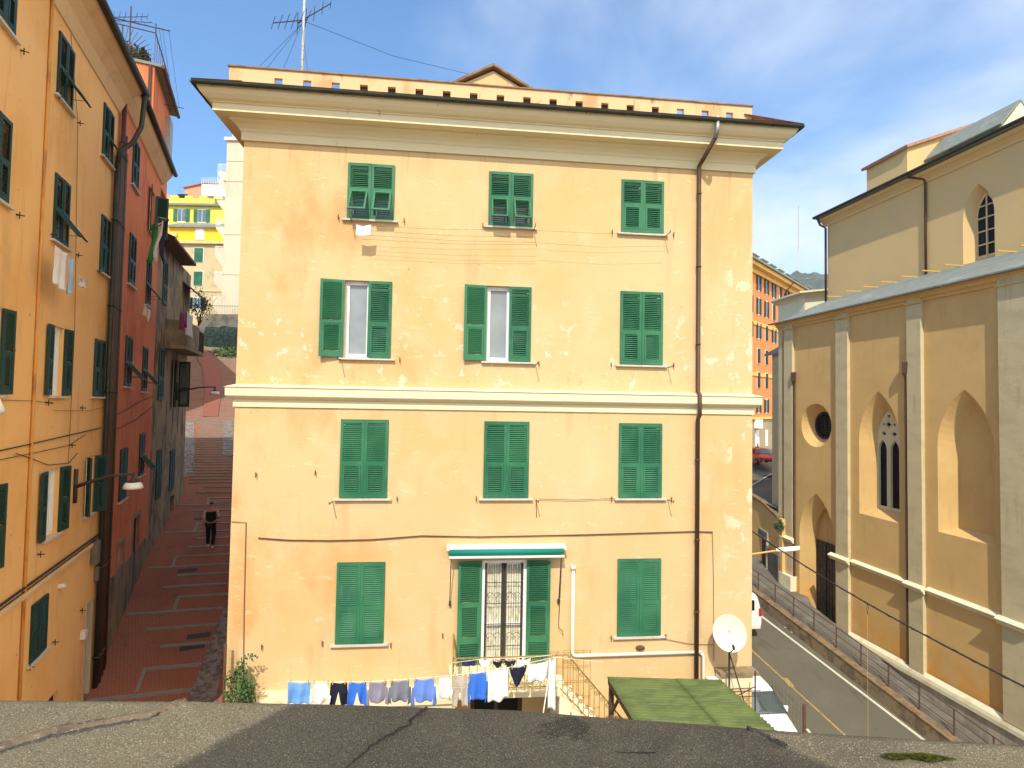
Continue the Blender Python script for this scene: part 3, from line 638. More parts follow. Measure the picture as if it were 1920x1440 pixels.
items = [
 (540, 583, 1278, 1278, 1318, 'towel', 'towel', 'light blue towel, leftmost on the long washing line', 'towel', (.16, .34, .66)),
 (584, 620, 1279, 1278, 1318, 'tee', 't_shirt', 'white t-shirt between the light blue towel and black trousers', 't-shirt', (.75, .74, .74)),
 (619, 652, 1279, 1278, 1322, 'trousers', 'trousers', 'black trousers on the washing line beside bright blue leggings', 'trousers', (.018, .02, .035)),
 (653, 688, 1278, 1278, 1322, 'trousers', 'leggings', 'bright blue leggings hanging right of the black trousers', 'leggings', BL),
 (690, 727, 1278, 1276, 1322, 'shirt', 'shirt', 'mauve grey shirt hanging right of the bright blue leggings', 'shirt', (.26, .24, .30)),
 (730, 770, 1276, 1273, 1320, 'shirt', 'shirt', 'dark grey draped shirt hanging left of the periwinkle shirt', 'shirt', (.20, .20, .235)),
 (774, 817, 1273, 1270, 1322, 'shirt', 'shirt', 'periwinkle blue shirt with hanging sleeves on the washing line', 'shirt', (.15, .25, .62)),
 (820, 848, 1269, 1267, 1308, 'tee', 't_shirt', 'small white t-shirt left of the beige leggings', 't-shirt', (.78, .77, .73)),
 (849, 877, 1266, 1263, 1325, 'trousers', 'leggings', 'beige leggings hanging left of the bright blue sweater', 'leggings', (.50, .42, .34)),
 (879, 914, 1262, 1258, 1318, 'shirt', 'sweater', 'bright blue sweater with long sleeves hanging from the line', 'sweater', BL),
 (915, 954, 1258, 1251, 1312, 'sheet', 'bath_towel', 'large white bath towel right of the bright blue sweater', 'towel', (.80, .79, .74)),
 (955, 988, 1251, 1246, 1285, 'triangle', 'top', 'dark navy top hanging pointed between two white pieces', 'top', (.022, .022, .045)),
 (989, 1028, 1246, 1238, 1275, 'towel', 'shirt', 'white shirt hanging in front of the balcony railing', 'shirt', (.80, .79, .76)),
 (1029, 1042, 1236, 1232, 1330, 'sheet', 'scarf', 'long narrow white cloth at the right end of the line', 'scarf', (.74, .73, .70)),
]
for it in items: hang(FL, *it, 0, 'laundry on the long courtyard line', .036)
for it in [
 (866, 892, 1238, 1237, 1247, 'towel', 'shorts', 'navy white-dotted shorts drying along the balcony railing', 'shorts', (.03, .035, .09)),
 (898, 920, 1236, 1236, 1250, 'briefs', 'underwear', 'white underwear drying along the balcony railing', 'underwear', (.78, .77, .74)),
 (924, 942, 1239, 1238, 1250, 'briefs', 'underwear', 'black underwear next to the white ones along the balcony', 'underwear', (.02, .02, .02)),
 (946, 967, 1238, 1237, 1252, 'briefs', 'underwear', 'black wide underwear hanging left of small white cloth on balcony', 'underwear', (.025, .025, .025)),
 (969, 995, 1236, 1234, 1250, 'towel', 'cloth', 'small white cloth drying at the right of the balcony line', 'cloth', (.78, .77, .74))]:
    hang(FL, *it, -.45, 'small laundry on the balcony line', .015)
def line_thing(name, label, cat, pts, r, m, group=None):
    mb = MB(); mb.tube(pts, r, 5); return tag(mb.build(name, m), label, cat, group)
lp = [FL(*FL.px(x, y)) for x, y in ((540, 1278), (620, 1279), (690, 1278), (770, 1273), (850, 1266), (915, 1258), (955, 1251), (1042, 1232))]
cl = thing('clothesline', 'long white clothesline carrying the row of laundry', 'clothesline', (0, 10.9, -8.3))
mb = MB(); mb.tube([V((-4.3, 12.97, -6.4))]+lp+[V((3.2, 11.4, -5.3))], .006, 5); mb.build('cord', m_cord, cl)
mb = MB(); mb.tube([FL(*FL.px(1030, 1262)), V((1.4, 9.9, -7.6))], .012, 5); mb.build('prop', m_cord, cl)
for it in items:
    for x in (it[0]+5, it[1]-5):
        mb = MB(); s, z = FL.px(x, it[2]+(it[3]-it[2])*(x-it[0])/(it[1]-it[0])); mb.box(s-.008, s+.008, 10.88, 10.92, z-.04, z+.04); mb.build('clothespin', m_peg, cl)
line_thing('clothesline', 'short cord strung above the small laundry at the balcony', 'clothesline', [FL(*FL.px(x, y, -.45), -.45) for x, y in ((846, 1243), (900, 1236), (1000, 1232), (1034, 1228))], .005, m_cord)
hang(FM, 668, 696, 421, 421, 441, 'towel', 'cleaning_cloth', 'small pale checked cloth hung below the top left window of the yellow house', 'cloth', (.62, .66, .72), .33, None, .01)

# ================================================================== LEFT ALLEY
FY = Frame((-4.6, 0, 0), -15.5)
def sy(x, y, d=0): return FY.px(x, y, d)
SE = 15.9                                            # end of the ochre house along its wall
corner = FY(SE, 0)
FR = Frame(corner, -18.0)                            # red house wall starts at s=0
ua = V((math.sin(R_(-16.5)), math.cos(R_(-16.5)), 0)); va = V((ua.y, -ua.x, 0))
def alley_z(s):
    if s < 45: return -7.2+.205*(s-17)
    return -1.46+.30*(s-45)
def AP(s, t, dz=0):                                  # s along the alley, t across it from the left walls
    P = FY(15.9, 0)-ua*FY(15.9, 0).dot(ua)+ua*s+va*t
    return V((P.x, P.y, alley_z(s)+dz))
# ---- ochre house
oh = thing('ochre_house', 'tall ochre house on the left with dark green shutters and open flaps', 'building', FY(9, -9))
yw = [(11.93, 12.72, 5.86, 7.14, 'flap'), (12.06, 12.82, 3.05, 4.38, 'flap'), (12.28, 12.90, 0, 1.40, 'open'), (12.3, 13.0, -2.82, -1.47, 'open'), (11.90, 12.64, -5.03, -3.94, 'closed'),
      (14.72, 15.50, 5.82, 7.13, 'flap2'), (14.90, 15.58, 3.04, 4.45, 'closed'), (14.82, 15.58, 0, 1.40, 'closed'), (14.62, 15.15, -2.8, -1.42, 'open2'),
      (9.45, 10.15, 5.86, 7.14, 'closed'), (9.4, 10.2, 3.1, 4.48, 'closed'), (9.55, 10.2, 0, 1.42, 'open'), (9.45, 10.15, -2.85, -1.45, 'open')]
hy = [rect(*w[:4]) for w in yw]
dr = (15.0, 15.48, -7.3, -5.0); hy.append(rect(*dr)); lowwin = (12.7, 13.5, -7.8, -6.2); hy.append(rect(*lowwin))
mb = MB(); wall(mb, FY, rect(9.3, SE, -11, 7.95), hy, .14)
for P, Q in ((FY(SE, 0), FY(SE, 0, -9)), (FY(SE, 0, -9), FY(9.3, 0, -9)), (FY(9.3, 0, -9), FY(9.3, 0))):
    mb.poly([P+V((0, 0, -11)), Q+V((0, 0, -11)), Q+V((0, 0, 8.0)), P+V((0, 0, 8.0))])
mb.build('wall', m_ochre, oh)
for s0, s1, z0, z1, kd in yw:
    k = {}
    if kd == 'flap': k = dict(flap=38)
    if kd == 'flap2': k = dict(flaps=(0, 38))
    if kd == 'open': k = dict(angs=(176, 172), pane_mat=m_white)
    if kd == 'open2': k = dict(angs=(150, 95), pane_mat=m_white)
    window(oh, FY, s0, s1, z0, z1, m_dgreen, mid=.48, depth=.13, sill=True, **k)
mb = MB(); s0, s1, z0, z1 = dr; mb.ob(FY(s0+.05, z0, -.12), FY.u*(s1-s0-.1), FY.n*.04, V((0, 0, z1-z0-.05)))
mb.ob(FY(s0, z0, -.13), FY.u*.05, FY.n*.16, V((0, 0, z1-z0))); mb.ob(FY(s1-.05, z0, -.13), FY.u*.05, FY.n*.16, V((0, 0, z1-z0))); mb.build('door', m_conc, oh)
mb = MB(); mb.ob(FY(lowwin[0], lowwin[2], -.12), FY.u*.8, FY.n*.03, V((0, 0, 1.6))); mb.build('cellar_door', m_dark, oh)
mb = MB()   # eave cove and eave board
pr_ = [(.004, 7.45), (.03, 7.46), (.06, 7.52), (.14, 7.70), (.30, 7.90), (.46, 8.02), (.50, 8.08), (.50, 8.16), (-.2, 8.3)]
mb.grid([[FY(s, z, d) for d, z in pr_] for s in (9.3, SE+.05)]); mb.build('eave', m_ochre_trim, oh)
mb = MB(); mb.tube([FY(9.3, 8.14, .57), FY(SE+.2, 8.14, .57)], .085, 8); mb.build('gutter', m_gutter, oh, True)
mb = MB(); mb.poly([FY(9.3, 8.2, .5), FY(SE+.05, 8.2, .5), FY(SE+.05, 10.2, -4.5), FY(9.3, 10.2, -4.5)]); mb.poly([FY(9.3, 10.2, -4.5), FY(SE+.05, 10.2, -4.5), FY(SE+.05, 8.2, -9.3), FY(9.3, 8.2, -9.3)]); mb.build('roof', m_slate, oh, solid=.05)
mb = MB()
mb.tube([FY(11.5, 8.0, .03), FY(11.5, -10, .03)], .028, 8)
mb.build('rusty_pipe', m_ypipe, oh, True)
c0, c1 = -3.50, -3.45
for a_, r_ in ((0, .022), (-.07, .012)): mb = MB(); mb.tube([FY(9.35, c0+a_, .04), FY(15.6, c1+a_, .04)], r_, 6); mb.build('wall_cable', m_black, oh)
def ycab(pts, r=.01, d=.03): mb = MB(); mb.tube([FY(*sy(x, y, d), d) for x, y in pts], r, 5); mb.build('wall_cable', m_black, oh)
ycab([(0, 845), (60, 832), (120, 818), (190, 802)], .012); ycab([(0, 862), (60, 850), (130, 835), (160, 815)], .007); ycab([(30, 850), (60, 860), (90, 872), (130, 868), (145, 850)], .008)
ycab([(133, 62), (146, 230), (140, 620), (128, 870)], .005); ycab([(0, 750), (70, 752), (100, 757)], .005); ycab([(205, 760), (170, 770), (100, 770)], .004)
mb = MB(); mb.grid([[FY(s, z+dz, d) for dz, d in ((-.09, .004), (-.09, .05), (.0, .07), (.02, .004))] for s, z in ((9.35, c0-.12), (SE, c1-.12))]); mb.build('moulding', m_ochre_trim, oh)
for x, y in ((38, 95), (105, 180), (145, 230), (190, 292), (215, 318), (30, 403), (95, 440), (142, 478), (182, 508), (205, 522), (85, 755), (150, 765), (70, 1040), (130, 835), (50, 1252), (98, 1205), (150, 1145), (120, 650)):
    mb = MB(); s, z = sy(x, y); hooks(mb, FY, [(s, z)]); mb.tube([FY(s, z, 0), FY(s, z, .12)], .01, 4); mb.build('shutter_hook', m_iron, oh)
mb = MB(); s, z = sy(110, 1100); mb.tube([FY(s, z, 0), FY(s, z, .12)], .05, 8); s, z = sy(150, 1200); mb.ob(FY(s, z, 0), FY.u*.16, FY.n*.1, V((0, 0, .18))); mb.build('wall_lamp', m_plast, oh)
mb = MB(); s, z = sy(168, 1060); mb.ob(FY(s, z, 0), FY.u*.25, FY.n*.14, V((0, 0, .55))); s, z = sy(175, 1090); mb.ob(FY(s, z, 0), FY.u*.2, FY.n*.1, V((0, 0, .35))); mb.build('meter_box', m_greyw, oh)
# ---- pipe bundle between ochre and red house
def dpipe(s, d, r, m, z1, F=FY, nm='downpipe', par=None, z0=-7.3):
    mb = MB(); mb.tube([F(s, z0, d), F(s, z1, d)], r, 8)
    z = z0+.8
    while z < z1: mb.tube([F(s, z, d), F(s, z+.05, d)], r*1.3, 8); z += 2.2
    mb.build(nm, m, par, True)
dpipe(15.62, .10, .06, m_gutter, 6.0, par=oh); dpipe(15.80, .12, .055, m_pipe, 6.6, par=oh)
mb = MB(); mb.tube([FY(15.62, 5.9, .10), FY(15.66, 6.3, .12), FY(15.9, 6.7, .35), FY(16.0, 7.2, .5), FY(15.98, 8.1, .56)], .06, 8); mb.build('downpipe_swan_neck', m_gutter, oh, True)
# ---- red house
rh = thing('red_house', 'narrow brick red house with dark shutters, squeezed beside the ochre house', 'building', FR(3, -7))
RE = 6.6
rw = [(1.8, 2.65, 6.2, 7.6, 'c'), (1.85, 2.7, 3.3, 4.8, 'c'), (1.9, 2.75, .31, 1.8, 'f'), (1.8, 2.7, -3.0, -1.5, 'c'),
      (4.7, 5.5, 5.6, 7.1, 's'), (4.5, 5.3, 3.1, 4.6, 'f'), (4.45, 5.25, .2, 1.7, 'f'), (4.5, 5.3, -2.6, -1.2, 'f')]
rd = [(1.9, 2.75, -6.6, -4.3), (4.0, 4.9, -6.2, -3.9)]
mb = MB(); wall(mb, FR, rect(0, RE, -9, 8.2), [rect(*w[:4]) for w in rw]+[rect(*w) for w in rd], .14)
for P, Q in ((FR(RE, 0), FR(RE, 0, -8)), (FR(RE, 0, -8), FR(0, 0, -8))):
    mb.poly([P+V((0, 0, -9)), Q+V((0, 0, -9)), Q+V((0, 0, 8.2)), P+V((0, 0, 8.2))])
mb.build('wall', m_red, rh)
for s0, s1, z0, z1, kd in rw:
    k = {}
    if kd == 'f': k = dict(flap=40)
    if kd == 's': k = dict(angs=(170, 110))
    window(rh, FR, s0, s1, z0, z1, m_dgreen, mid=.48, depth=.13, **k)
for i, (s0, s1, z0, z1) in enumerate(rd):
    mb = MB(); mb.ob(FR(s0, z0, -.12), FR.u*(s1-s0), FR.n*.05, V((0, 0, z1-z0))); mb.build('door', m_conc if i == 0 else m_dark, rh)
    mb = MB()
    for a in (s0-.10, s1): mb.ob(FR(a, z0, -.02), FR.u*.10, FR.n*.05, V((0, 0, z1-z0+.12)))
    mb.ob(FR(s0, z1, -.02), FR.u*(s1-s0), FR.n*.05, V((0, 0, .12))); mb.build('door_surround', m_step, rh)
mb = MB(); mb.grid([[FR(s, z, d) for d, z in [(.004, 7.9), (.05, 7.92), (.25, 8.15), (.34, 8.3), (.34, 8.36), (-.2, 8.5)]] for s in (0.0, RE+.1)]); mb.build('eave', m_ochre_trim, rh)
mb = MB(); mb.tube([FR(-.1, 8.38, .42), FR(RE+.2, 8.38, .42)], .08, 8); mb.build('gutter', m_gutter, rh, True)
mb = MB(); mb.poly([FR(0, 8.42, .36), FR(RE+.15, 8.42, .36), FR(RE+.15, 9.6, -3), FR(0, 9.6, -3)]); mb.build('roof', m_slate, rh, solid=.08)
mb = MB(); mb.ob(FR(.0, -9, -.0), FR.u*.0+FR.u*RE, FR.n*.03, V((0, 0, 4.0))); mb.build('plinth', m_old, rh)
DP = -.25; sp0, zp0 = FR.px(290, 124, DP)
mb = MB(); mb.ob(FR(sp0, 8.3, DP), FR.u*3.6, -FR.n*5, V((0, 0, zp0-8.3))); mb.build('penthouse', m_red, rh)
mb = MB(); mb.ob(FR(sp0-.05, zp0, DP+.22), FR.u*3.9, -FR.n*5.3, V((0, 0, .10))); mb.build('penthouse_roof', m_slate, rh)
mb = MB(); mb.tube([FR(sp0-.04, zp0, DP-.12), FR(sp0-.04, 8.4, DP-.12)], .05, 6); mb.tube([FR(sp0-.05, zp0+.02, DP+.28), FR(sp0+3.9, zp0+.02, DP+.28)], .07, 6); mb.build('penthouse_pipe', m_pipe, rh)
mb = MB(); mb.ob(FR(sp0+2.6, zp0-2.1, DP-.1), FR.u*.7, FR.n*.28, V((0, 0, 1.5))); mb.build('penthouse_window', m_zinc, rh)
dpipe(.16, .10, .055, m_pipe, 8.2, FR, par=rh); dpipe(.40, .10, .05, m_gutter, 7.0, FR, par=rh); dpipe(.62, .09, .035, m_rust, 6.6, FR, par=rh)
mb = MB(); zc = -1.0
for pts_ in ([FR(.3, -.55, .05), FR(2.2, -.35, .07), FR(4.4, -.1, .05), FR(RE, .05, .05)], [FR(.3, -.9, .05), FR(1.6, -.85, .06), FR(3.6, -.7, .05), FR(RE, -.3, .05)], [FR(.9, -3.3, .06), FR(.9, -1.6, .06)]):
    mb = MB(); mb.tube(pts_, .013, 5); mb.build('wall_cable', m_black, rh)
# roof terrace railing, aerial, shrubs above the red house
tr_ = thing('terrace_railing', 'rusty fan-patterned iron railing around a roof terrace above the red house', 'railing', FR(sp0, zp0, -1.0))
mb = MB(); ra, rb_ = FR(sp0+.05, zp0+.1, DP-2.6), FR(sp0+.05, zp0+.1, DP-.02); rh_ = 1.15; W_ = rb_-ra
for z in (0, rh_): mb.tube([ra+V((0, 0, z)), rb_+V((0, 0, z))], .02, 5); mb.tube([rb_+V((0, 0, z)), rb_+FR.u*3+V((0, 0, z))], .02, 5)
for i in range(12): A = ra.lerp(rb_, i/18); mb.tube([A, A+V((0, 0, rh_))], .011, 4)
for i in range(11): a = i/10*math.pi/2; mb.tube([ra.lerp(rb_, .62), ra.lerp(rb_, .62)+W_*.38*math.cos(a)+V((0, 0, rh_*math.sin(a)))], .011, 4)
for i in range(8): A = rb_+FR.u*.4*i; mb.tube([A, A+V((0, 0, rh_))], .011, 4)
mb.build('bars', m_rust, tr_)
mb = MB(); tp_ = rb_+V((0, 0, rh_+.35)); mb.tube([ra+V((0, 0, rh_+.15)), tp_+FR.n*.45-V((0, 0, .15))], .02, 5); mb.tube([rb_+V((0, 0, rh_)), tp_], .02, 5)
for k in (.1, .2, .4): mb.tube([tp_+FR.n*k-V((0, 0, .1)), tp_+FR.n*(k+.12)+FR.u*2.2+V((0, 0, -1.9))], .006, 3)
mb.tube([tp_+FR.u*2.2+V((0, 0, -1.9))-FR.n*.1, tp_+FR.u*2.2+V((0, 0, -1.9))+FR.n*.7], .014, 4)
mb.build('line_frame', m_iron, tr_)
def leafclump(name, label, cat, centre, rad, n, m, size=.05, shape=None, group=None, trunk=None):
    t = thing(name, label, cat, centre[:2]+(centre[2]-rad[2],), group); mb = MB(); C = V(centre)
    cl = [V((random.gauss(0, .5), random.gauss(0, .5), random.gauss(0, .45))) for _ in range(14)]
    for _ in range(n):
        c = random.choice(cl); p = c+V((random.gauss(0, .2), random.gauss(0, .2), random.gauss(0, .2)))
        if p.length > 1.15: continue
        P = C+V((p.x*rad[0], p.y*rad[1], p.z*rad[2])); a = V((random.uniform(-1, 1), random.uniform(-1, 1), random.uniform(-1, 1))).normalized(); b = a.orthogonal().normalized()
        sz = size*random.uniform(.6, 1.4); mb.poly([P-a*sz, P+b*sz*.45, P+a*sz, P-b*sz*.45])
    mb.build('foliage', m, t)
    mb = MB(); base = C-V((0, 0, rad[2]*1.05))
    for c in cl[:7]: mb.tube([base, base.lerp(C, .5)+V((c.x*rad[0]*.3, 0, 0)), C+V((c.x*rad[0], c.y*rad[1], c.z*rad[2]))], [.02*rad[2]+.008, .012*rad[2]+.005, .004], 5)
    mb.build('stem', m_bark, t); return t
leafclump('terrace_shrub', 'dark shrub growing behind the fan-patterned terrace railing', 'shrub', tuple(FR(sp0+1.3, zp0+.75, DP-1.5)), (1.0, .8, .7), 5000, m_leaf2, .07)
leafclump('terrace_shrub', 'small dark shrub at the far corner of the roof terrace railing', 'shrub', tuple(FR(sp0+.7, zp0+.5, DP-.6)), (.35, .35, .45), 2500, m_leaf2, .06)
def yagi(mb, c, d, L, n, w0, w1, r=.006):
    c, d = V(c), V(d).normalized(); s = d.cross(V((0, 0, 1))).normalized(); mb.tube([c-d*L/2, c+d*L/2], r*2, 5)
    for i in range(n): w = w0+(w1-w0)*i/(n-1); P = c+d*(L*(i/(n-1)-.5)); mb.tube([P-s*w, P+s*w], r, 4)
a1_ = thing('roof_aerial', 'rusty television aerial standing on the roof terrace of the red house', 'antenna', FR(.9, 10, -.9))
sa_, za_ = FR.px(246, 12, -.6); top = FR(sa_, za_, -.6); mb = MB(); mb.tube([FR(sa_, 8.4, -.6), top], .02, 6); mb.build('mast', m_rust, a1_)
mb = MB(); yagi(mb, top-V((0, 0, .35)), V((.6, .4, .35)), 1.0, 7, .35, .2); yagi(mb, top-V((0, 0, .5)), V((-1, .2, .1)), 1.5, 6, .1, .3); mb.build('elements', m_iron, a1_)
# ---- grey old house beyond
G0 = FR(RE, 0); FGY = Frame(G0+FR.n*.0, -14.5)
gh = thing('weathered_house', 'low weathered grey house with jutting balcony beyond the red house', 'building', FGY(3, -6))
GE = 6.3
gw = [(.7, 1.5, -.1, 1.9), (3.3, 4.2, -.4, 1.6), (.9, 1.7, -3.9, -2.0), (3.2, 4.1, -3.9, -2.2), (.8, 1.5, 3.6, 5.3)]
gd = (.9, 1.8, -6.0, -4.4)
mb = MB(); wall(mb, FGY, rect(0, GE, -8, 5.8), [rect(*w) for w in gw]+[rect(3.6, 4.4, -5.4, -4.2)], .14)
mb.poly([FGY(GE, -8), FGY(GE, -8, -7), FGY(GE, 5.8, -7), FGY(GE, 5.8)]); mb.build('wall', m_old, gh)
for i, w in enumerate(gw): window(gh, FGY, *w, m_dgreen, depth=.12, angs=(0, 0) if i != 1 else (160, 92), sill=False)
mb = MB(); mb.grid([[FGY(s, z, d) for d, z in ((-3, 7.4), (.55, 5.95), (.55, 5.85), (-.1, 5.8))] for s in (-.2, 4.2)]); mb.build('roof', m_wood, gh)
mb = MB(); mb.ob(FGY(1.6, 1.95, .003), FGY.u*4.2, FGY.n*.75, V((0, 0, .14))); gb = mb.build('balcony', m_old, gh)
mb = MB(); mb.ob(FGY(1.6, 2.09, .70), FGY.u*2.6, FGY.n*.06, V((0, 0, 1.0))); mb.ob(FGY(1.6, 2.09, .003), FGY.u*.06, FGY.n*.7, V((0, 0, 1.0))); mb.build('balcony_wall', m_old, gb)
mb = MB()
for i in range(13): s = 4.3+i*.12; mb.tube([FGY(s, 2.09, .72), FGY(s, 3.0, .72)], .01, 4)
mb.tube([FGY(4.2, 3.0, .72), FGY(5.8, 3.0, .72)], .018, 5); mb.build('balcony_railing', m_iron, gb)
mb = MB(); mb.ob(FGY(2.2, 3.1, .5), FGY.u*3.4, FGY.n*.05, V((0, 0, .03))); mb.grid([[FGY(s, z, d) for d, z in ((-.0, 5.2), (.7, 4.6))] for s in (4.4, 6.2)]); mb.build('awning_roof', m_slate, gh, solid=.04)
leafclump('balcony_plant', 'sparse potted plant trailing over the weathered house balcony', 'plant', tuple(FGY(5.6, 4.3, .5)), (.55, .6, .9), 500, m_leaf2, .05)
# houses further up on the left (seen edge-on past the grey one; the tall wing is unseen)
FH = Frame(FGY(GE+.1, 0, -1.5), -17)
hh = thing('upper_alley_house', 'plain tan house further up the alley behind the weathered one', 'building', FH(3, -4, -1))
mb = MB(); mb.ob(FH(0, -6, -6), FH.u*5, FH.n*6, V((0, 0, 9.0))); mb.build('wall', m_beige, hh); mb = MB(); mb.ob(FH(-.2, 3.0, -6.2), FH.u*5.4, FH.n*6.4, V((0, 0, .2))); mb.build('roof', m_slate, hh); mb = MB(); mb.ext([(-20.3, 38.5, -6), (-42, 38.5, -6), (-42, 54, -6), (-27.8, 54, -6)], (0, 0, 20)); mb.build('shade_wing', m_beige, hh)  # last block: tall out-of-view wing added only to shade the upper alley

# ---- the stepped alley
mb = MB()
def AW(s): return 7.5
rows = []
srs = [5+i*.5 for i in range(150)]
veer = lambda s: -max(0, s-28)*.075-max(0, s-48)*.10
def A2(s, t, dz=0):
    P = AP(s, t, dz); return P+va*veer(s)
for s in srs: rows.append([A2(s, t) for t in (-6, -1, 1, 3, 5, 6.5)])
mb.grid(rows); struct(mb.build('alley_pavement', m_brick))
mb = MB(); k = 0; s = 9.0
while s < 78:
    t0 = (.05 if (k % 4 == 0) else 1.0+.3*math.sin(k*2.1)) if s < 31 else (.35-(s-31)*.01 if s < 44 else -1.6)
    t1 = (2.25+.1*(s-16) if s < 20.3 else 5.6); wd = .17 if s < 30 else .09; up = .035 if s < 30 else .07
    A = A2(s, t0, 0); B = A2(s-.06*(t1-t0)-.05, t1, 0)
    mb.ob(A-V((0, 0, .1)), B-A, ua*wd, V((0, 0, .1+up)))
    if k % 4 == 1 and s < 31: mb.ob(A2(s-.8, t0, -.1), A2(s, t0, -.1)-A2(s-.8, t0, -.1), va*.10, V((0, 0, .13)))
    s += .92 if s < 20 else (.72 if s < 31 else .48); k += 1
struct(mb.build('alley_steps', m_step))
mb = MB()
for s0_, t0_, w_ in ((17.95, 1.75, .62), (18.45, 1.85, .6), (22.5, 1.0, .6), (28.6, 1.6, 1.0), (29.3, 2.2, .9), (27.0, .9, .6)):
    mb.ob(A2(s0_, t0_, -.05), va*w_, A2(s0_+.22, t0_, -.05)-A2(s0_, t0_, -.05), V((0, 0, .062)))
struct(mb.build('drain_grate', m_iron))
mb = MB()
def cob(sa, sb, ta, tb, n=12):
    mb.grid([[A2(sa+(sb-sa)*i/n, ta(i/n)+(tb(i/n)-ta(i/n))*j/6, .03+.012*mnoise.noise(V((i*3.1, j*2.7, 1)))) for j in range(7)] for i in range(n+1)])
cob(9, 20.5, lambda f: 1.55+1.2*f, lambda f: 2.9, 40); cob(32.5, 44, lambda f: -.6-.9*f, lambda f: .55-.66*f, 40); cob(36, 44.5, lambda f: 1.75-.1*f, lambda f: 3.2, 40)
struct(mb.build('cobbles', m_cobble))
# bright smooth ramp strip in the middle further up
mb = MB(); mb.grid([[A2(s, t, .09) for t in (a_, b_)] for s, a_, b_ in ((45.3, .35, 1.3), (52, .55, 1.8), (59, .75, 2.3), (66, .3, 2.0))]); struct(mb.build('smooth_ramp', mat('red_smooth_paving', (.23, .08, .052), .85, [(1.2, I3, 5, .5, .7, (.25, .07, .045), .6)])))

# ================================================================== background on the hill at the far end
def facing(x, y, dist):
    return ray(x, y)*dist
def simplehouse(name, label, xl, xr, ytop, ybase, dist, m, rows_, cols_, deep=10, wmat=None, floors=None, parent=None, tilt=0):
    """box house whose front spans photo x range at a distance, with window grid"""
    L = facing(xl, ybase, dist); Rr = facing(xr, ybase, dist*(1+tilt)); u = V((Rr.x-L.x, Rr.y-L.y, 0)); W = u.length; u.normalize()
    F = Frame((L.x, L.y, 0), u=u); z0 = L.z; z1 = facing(xl, ytop, dist).z
    if F.n.dot(FW) > 0: F.n = -F.n
    return F, W, z0, z1
def smallwin(b, F, s, z, w, h, open_=True, m=m_green, d=.0):
    mb = MB(); mb.ob(F(s-w/2-.08, z-.08, d-.02), F.u*(w+.16), F.n*.06, V((0, 0, h+.16))); win = mb.build('window', m_white, b)
    mb = MB()
    for k in range(2): mb.ob(F(s-w/2+k*w/2+.03, z+.03, d+.03), F.u*(w/2-.06), F.n*.02, V((0, 0, h-.06)))
    mb.build('pane', m_glass, win)
    for k in ((-1, 1) if open_ else (-.0, 1.0)):
        mb = MB()
        s_ = s-w/2-w*.5 if (open_ and k < 0) else (s+w/2 if open_ else s-w/2+k*w/2)
        O = F(s_, z+h, d+.08); mb.ob(O, F.u*(w*.5-.02), V((0, 0, -h)), F.n*.05); [mb.ob(O+V((0, 0, -h*q/9)), F.u*(w*.5-.02), V((0, 0, -.04)), F.n*.075) for q in range(1, 9)]
        mb.build('shutter', m, win)
# yellow house
F1, W1, z0, z1 = simplehouse('', '', 290, 412, 385, 445, 88, None, 0, 0)
yh = thing('yellow_hill_house', 'bright yellow house with green shutters high up beyond the alley', 'building', F1(5, z0))
mb = MB(); mb.ob(F1(-2, z0-6, -.0), F1.u*(W1+3), -F1.n*10, V((0, 0, z1-z0+6))); mb.build('wall', m_yel, yh)
mb = MB(); mb.ob(F1(-2.3, z1, .5), F1.u*(W1+3.6), -F1.n*11, V((0, 0, .35))); mb.build('roof', m_slate, yh)
mb = MB(); mb.ob(F1(-2, z1+.35, .1), F1.u*(W1+1), -F1.n*.4, V((0, 0, .9)))
for i in range(5): mb.ob(F1(i*2.3, z1+1.25, .1), F1.u*1.2, -F1.n*.4, V((0, 0, .4)))
mb.build('parapet', m_yel, yh)
for x, y in ((341, 405), (379, 406)):
    s, z = F1.px(x, y); smallwin(yh, F1, s, z-.9, 1.3, 2.0)
s, z = F1.px(303, 395); smallwin(yh, F1, s, z-.9, 1.3, 1.8, False)
s, z = F1.px(303, 422); smallwin(yh, F1, s, z-.9, 1.3, 1.4, False)
# deep yellow wing in front
F2, W2, z0, z1 = simplehouse('', '', 296, 412, 425, 455, 84, None, 0, 0)
dy = thing('deep_yellow_wing', 'deep yellow low wing with grey roof below the bright yellow house', 'building', F2(5, z0))
mb = MB(); mb.ob(F2(-2, z0-.5, 0), F2.u*(W2+3), -F2.n*4, V((0, 0, z1-z0+.4))); mb.build('wall', m_yel2, dy)
mb = MB(); mb.ob(F2(1.6, z1-.1, .5), F2.u*(W2), -F2.n*4, V((0, 0, .3))); mb.ext([F2(1.6, z1+.2, .5), F2(2.6, z1+1.0, -1), F2(W2, z1+1.0, -1), F2(W2, z1+.2, .5)], -F2.n*2); mb.build('roof', m_slate, dy)
s, z = F2.px(375, 438); smallwin(dy, F2, s, z-.9, 1.2, 1.7, False, m_white); s, z = F2.px(326, 440); mb = MB(); mb.ob(F2(s-.5, z-.3, 0), F2.u*1.1, F2.n*.3, V((0, 0, .5))); mb.build('vent_box', m_beige, dy)
